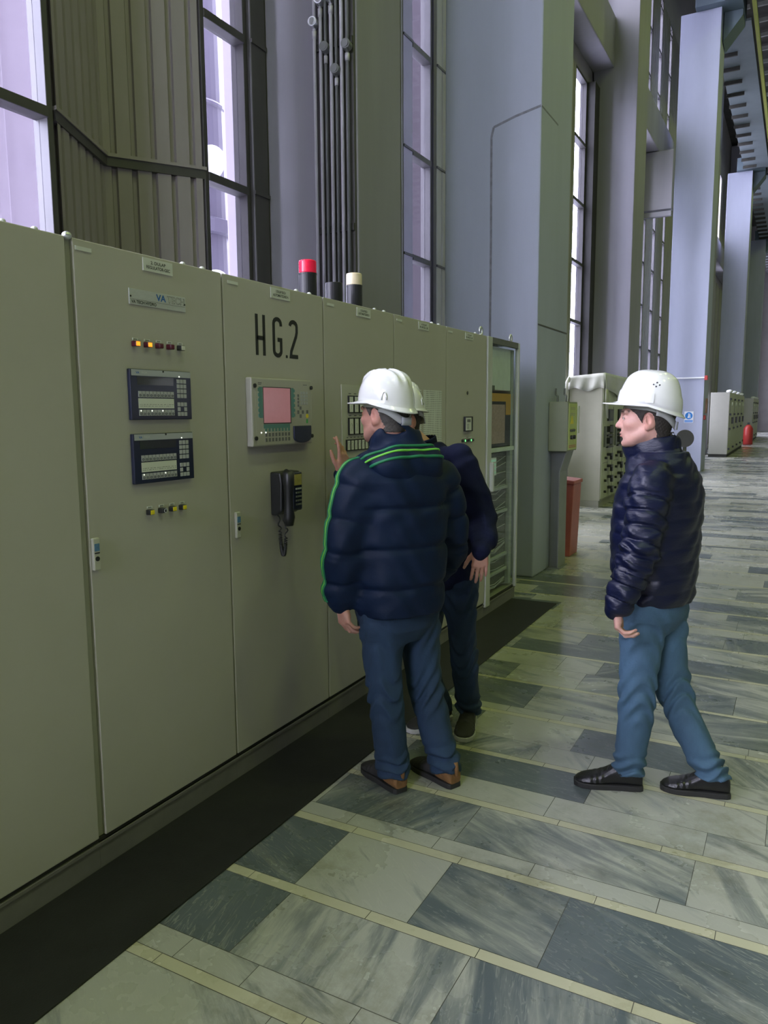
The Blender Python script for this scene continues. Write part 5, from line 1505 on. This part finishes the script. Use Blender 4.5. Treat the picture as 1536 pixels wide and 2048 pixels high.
man2 = sdf_obj('person', core, .0036, M['skin'], None, lambda X: h2d.tint(X, SKIN*np.array([.88,.80,.74]), .2))
tag(man2, 'man in white helmet and dark navy sweater leaning towards the meters, one hand raised', 'person')
h2d.eyes(man2)
h2d.hair(M['hair_dark'], man2, [(-.2,-.035),(-.05,-.030),(-.028,-.018),(-.012,.026),(.02,.045),(.045,.062),(.09,.05),(.14,.02)], .006)
h2d.helmet(man2, tilt=-.03, style=0, label='white hard hat mostly hidden behind another')
def knit(X): return .0045*np.sin(X[:,2]*30+4*np.sin(X[:,0]*15)+3*np.sin(X[:,1]*13))+.003*np.sin(X[:,0]*40+4*np.sin(X[:,2]*20))
SF = Field()
SF.u(loft(pv, U2, R2, [(-.02,0,0,.172,.128),(.05,0,0,.182,.132),(.25,0,0,.190,.138),(LEN-.20,0,0,.198,.135),(LEN-.10,0,-.01,.175,.115),(LEN-.04,0,-.01,.115,.09),(LEN,0,-.005,.080,.080)], 2.3, lambda t, X: knit(X)))
def cuffs(s, X, L): return knit(X)+.006*np.exp(-((s-(L-.085))/.035)**2)-.004*np.exp(-((s-(L-.01))/.03)**2)
SF.u(chain([nk2-R2*.04-V3(0,0,.045), np.array(Ls)+R2*.05+V3(0,0,.022), Ls, Le, Lw], [.050,.062,.072,.068,.050], 5, cuffs), .05)
SF.u(chain([nk2+R2*.04-V3(0,0,.045), Rs, Re, Rw], [.050,.074,.062,.044], 5, cuffs), .05)
sw = sdf_obj('sweater', SF, .0055, M['sweater'], man2)
CF = Field(); cb = nk2-V3(0,0,.045)
CF.u(loft(cb, nrm(U2+F2*.05), R2, [(0,0,0,.098,.092),(.05,0,0,.084,.082),(.085,0,.004,.086,.086)], 2.1))
CF.sub(loft(cb+V3(0,0,.045), nrm(U2+F2*.05), R2, [(0,0,0,.064,.064),(.12,0,.006,.072,.072)], 2.1), .008)
CF.sub(cap(cb+F2*.10+V3(0,0,.09), cb+F2*.11-V3(0,0,.0), .030, .006), .01)
sdf_obj('collar', CF, .0045, M['sweater'], man2)
rs_ = [snap(SF, nk2-R2*(.08+.08*u)-V3(0,0,.05+.13*u)+nrm(F2-R2*.4+V3(0,0,.5))*.20, F2-R2*.4+V3(0,0,.5)) for u in np.linspace(0, 1, 8)]
rs_ = [q for q in rs_ if abs(SF(q[None])[0]) < .004]
mb = MB(); mb.tube([tuple(p) for p in rs_], .004, 6); obj('raglan_seam', mb, M['dark_red'], sw, smooth=True)
jeans(man2, None, None, [([Lh, Lk, np.array(La)+V3(0,0,-.04)], [.088,.066,.060]), ([Rh, Rk, np.array(Ra)+V3(0,0,-.04)], [.088,.066,.060])], M['jeans_navy'], 'deep blue jeans', 2.0,
    loft(pv-V3(0,0,.06), V3(0,0,1), R2, [(-.08,0,0,.09,.07),(-.02,0,0,.145,.108),(.04,0,0,.158,.118),(.12,0,0,.155,.115)], 2.3), hems=(.075,.075))
shoe(man2, (.672, 3.632, 0), math.atan2(-.96, .24), M['shoe_dark'], M['sole_white'], .290, 0, None, 'black trainer with pale sole')
shoe(man2, (.560, 3.600, 0), math.atan2(-.93, -.35), M['shoe_dark'], M['sole_white'], .290, 0, None, 'black trainer with pale sole')

# ===== man walking in from the right
F3 = nrm([-.975, .22, 0]); R3 = V3(F3[1], -F3[0], 0)
hem3 = np.array((1.625, 3.314, 0.840)); nk3 = np.array((1.624, 3.314, 1.480))
h3d = Head((1.573, 3.286, 1.597), (-.985,-.12,-.02), (.02,.0,1))
U3 = nrm(nk3-hem3); L3 = float(np.linalg.norm(nk3-hem3))
Ls, Le, Lw = (1.624, 3.109, 1.334), (1.602, 3.052, 1.091), (1.530, 3.013, 0.863)
Rs, Re, Rw = (1.654, 3.500, 1.327), (1.670, 3.554, 1.011), (1.595, 3.537, 0.801)
Lh, Lk, La = (1.593, 3.228, 0.836), (1.587, 3.226, 0.436), (1.553, 3.258, .115)
Rh, Rk, Ra = (1.653, 3.409, 0.802), (1.715, 3.397, 0.411), (1.893, 3.362, .12)
core = body_core(h3d, nk3-V3(0,0,.02), loft(hem3, U3, R3, [(-.05,0,0,.14,.10),(.3,0,0,.16,.115),(.5,0,0,.16,.11),(L3-.06,0,0,.10,.085),(L3,0,0,.06,.06)]),
    [([Ls, Le, Lw], [.042,.040,.028]), ([Rs, Re, Rw], [.042,.040,.028]), ([Lh, Lk, La], [.065,.048,.028]), ([Rh, Rk, Ra], [.065,.048,.028])],
    [dict(wrist=np.array(Lw)+V3(0,0,.0), D=(.06,.02,-1), N=(.95,.25,.1), T=(-.98,.1,0), curl=(.75,.8,.5), splay=.02, scale=.95), dict(wrist=Rw, D=nrm(np.array(Rw)-np.array(Re)), N=(0,-1,0), T=F3)], .057)
man3 = sdf_obj('person', core, .0026, M['skin'], None, lambda X: h3d.tint(X, SKIN, .12))
tag(man3, 'man in quilted dark navy jacket and mid blue jeans walking alone on the marble', 'person')
h3d.eyes(man3)
h3d.hair(M['hair_dark'], man3, [(-.2,-.045),(-.06,-.040),(-.045,-.030),(-.035,.004),(-.012,.020),(.015,.036),(.04,.066),(.09,.05),(.14,.02)], .007, low=-.088)
h3d.helmet(man3, tilt=.13, style=1, up=.056, hadd=.006, label='white hard hat with four small vent holes on its side')
q3 = puff(.060, .0100, 0, .0095)
def fab3(X): return .0025*np.sin(X[:,2]*60+4*np.sin(X[:,0]*20)+3*np.sin(X[:,1]*22))+.002*np.sin(X[:,0]*70+3*np.sin(X[:,2]*25))
JF = Field()
JF.u(loft(hem3, U3, R3, [(-.005,0,0,.178,.142),(.03,0,0,.190,.152),(.12,0,.004,.202,.162),(.28,0,.004,.212,.168),(L3-.24,0,-.004,.214,.168),(L3-.14,0,-.010,.200,.148),(L3-.075,0,-.010,.155,.122),(L3-.02,0,-.004,.100,.104)], 2.3, lambda t, X: q3(t+.01*np.sin(X[:,0]*9))*.26+fab3(X)))
def sl3(s, X, L):
    e = np.exp(-((s-.34)/.09)**2)
    return q3(s+.008*np.sin(X[:,1]*30))*np.clip((L-s)/.05, 0, 1)*np.clip((s-.05)/.06, 0, 1)+fab3(X)+.004*e*np.sin(s*150+3*np.sin(X[:,0]*30))
JF.u(chain([np.array(Ls)+R3*.06+V3(0,0,.03), Ls, Le, np.array(Lw)+V3(.02,0,.04), np.array(Lw)+V3(0,0,-.008)], [.055,.080,.072,.058,.046], 5, sl3), .022)
JF.u(chain([np.array(Rs)-R3*.06+V3(0,0,.03), Rs, Re, Rw], [.055,.080,.072,.046], 5, sl3), .035)
j3 = sdf_obj('jacket', JF, .0042, M['jacket_navy'], man3, smooth=0); j3['label'] = 'quilted dark navy jacket'
CF = Field(); cb = nk3-V3(0,0,.085)+F3*.012
up3 = nrm(U3+F3*.22)
CF.u(loft(cb, up3, R3, [(0,0,0,.118,.122),(.05,0,0,.096,.112),(.09,0,.004,.090,.112),(.118,0,.006,.088,.112)], 2.1, lambda t, X: .004*np.sqrt(np.abs(np.sin(PI*t/.058)))+fab3(X)*.6))
CF.sub(loft(cb+V3(0,0,.05), up3, R3, [(0,0,.002,.080,.096),(.12,0,.012,.079,.100)], 2.1), .01)
sdf_obj('collar', CF, .0045, M['jacket_navy'], man3)
CF = Field(); CF.u(loft(cb+V3(0,0,.03), up3, R3, [(0,0,-.01,.074,.082),(.06,0,-.012,.070,.080),(.105,0,-.014,.069,.079)], 2.1)); CF.sub(loft(cb+V3(0,0,.09), up3, R3, [(0,0,-.01,.062,.070),(.12,0,-.01,.062,.070)], 2.1))
sdf_obj('shirt_collar', CF, .0045, M['shirt'], man3)
jeans(man3, None, None, [([Lh, Lk, np.array(La)+V3(0,0,-.05)], [.098,.074,.064]), ([Rh, Rk, np.array(Ra)+V3(0,0,-.05)], [.095,.072,.064])], M['jeans_blue'], 'mid blue jeans', 3.3,
    loft(hem3-V3(0,0,.09), V3(0,0,1), R3, [(-.04,0,0,.10,.085),(.02,0,0,.150,.122),(.08,0,0,.163,.13),(.18,0,0,.160,.125)], 2.3), hems=(.075,.085))
shoe(man3, (1.612, 3.274, 0), math.atan2(-.29, -.957), M['leather'], M['sole_dark'], .282, 0, None, 'polished black leather shoe')
shoe(man3, (1.952, 3.374, 0), math.atan2(-.20, -.98), M['leather'], M['sole_dark'], .272, 0, None, 'polished black leather shoe')

# ------------------------------------------------------------------ light
wd = bpy.data.worlds.new('sky'); SC.world = wd; wd.use_nodes = True
bg = wd.node_tree.nodes['Background']
bg.inputs[0].default_value = (.80, .80, 1.0, 1); bg.inputs[1].default_value = 24
po = bpy.data.lights.new('daylight_portal', 'AREA'); po.shape = 'RECTANGLE'; po.size = 13; po.size_y = 80
po.cycles.is_portal = True
p_ = bpy.data.objects.new('daylight_portal', po); COL.objects.link(p_); p_.location = (-1.95, 24, 7.4); p_.rotation_euler = (0, -PI/2, 0)
po2 = bpy.data.lights.new('added_end_opening_portal', 'AREA'); po2.shape = 'RECTANGLE'; po2.size = 4.4; po2.size_y = 7.5; po2.cycles.is_portal = True  # portal for the opening added in the unseen back wall
p2_ = bpy.data.objects.new('added_end_opening_portal', po2); COL.objects.link(p2_); p2_.location = (1.2, -16.1, 8.25); p2_.rotation_euler = (PI/2, 0, PI)
def lamp(x, y, z, power, size=.7, col=(.80, 1.0, .30)):
    l = bpy.data.lights.new('hall_lamp', 'AREA'); l.shape = 'DISK'; l.size = size; l.energy = power; l.color = col
    o = bpy.data.objects.new('hall_lamp', l); COL.objects.link(o); o.location = (x, y, z)
for y in (-6, 2, 10, 18, 27, 37, 48):
    for x in (4.5, 11): lamp(x, y, 13.8, 205 if y < 8 else 120)
# ------------------------------------------------------------------ camera
cam = bpy.data.cameras.new('camera'); cam.sensor_fit = 'HORIZONTAL'; cam.sensor_width = 36; cam.lens = 36*1523.0/1536
cam.clip_start = .05; cam.clip_end = 300
co = bpy.data.objects.new('camera', cam); COL.objects.link(co)
yaw, pitch, roll = .49510, .12973, -.00657
fw = Vector((-math.sin(yaw)*math.cos(pitch), math.cos(yaw)*math.cos(pitch), -math.sin(pitch)))
r0 = Vector((math.cos(yaw), math.sin(yaw), 0)); u0 = r0.cross(fw)
r_ = math.cos(roll)*r0 + math.sin(roll)*u0; u_ = -math.sin(roll)*r0 + math.cos(roll)*u0
Mx = Matrix((r_, u_, -fw)).transposed().to_4x4(); Mx.translation = Vector((2.11726, 0, 1.62561))
co.matrix_world = Mx
SC.camera = co
SC.view_settings.view_transform = 'Standard'; SC.view_settings.look = 'None'
SC.view_settings.exposure = -0.35; SC.view_settings.gamma = 1; SC.view_settings.use_curve_mapping = False
SC.cycles.max_bounces = 8; SC.cycles.diffuse_bounces = 5; SC.cycles.transparent_max_bounces = 12
SC.cycles.use_denoising = True
SC.cycles.sample_clamp_indirect = 8
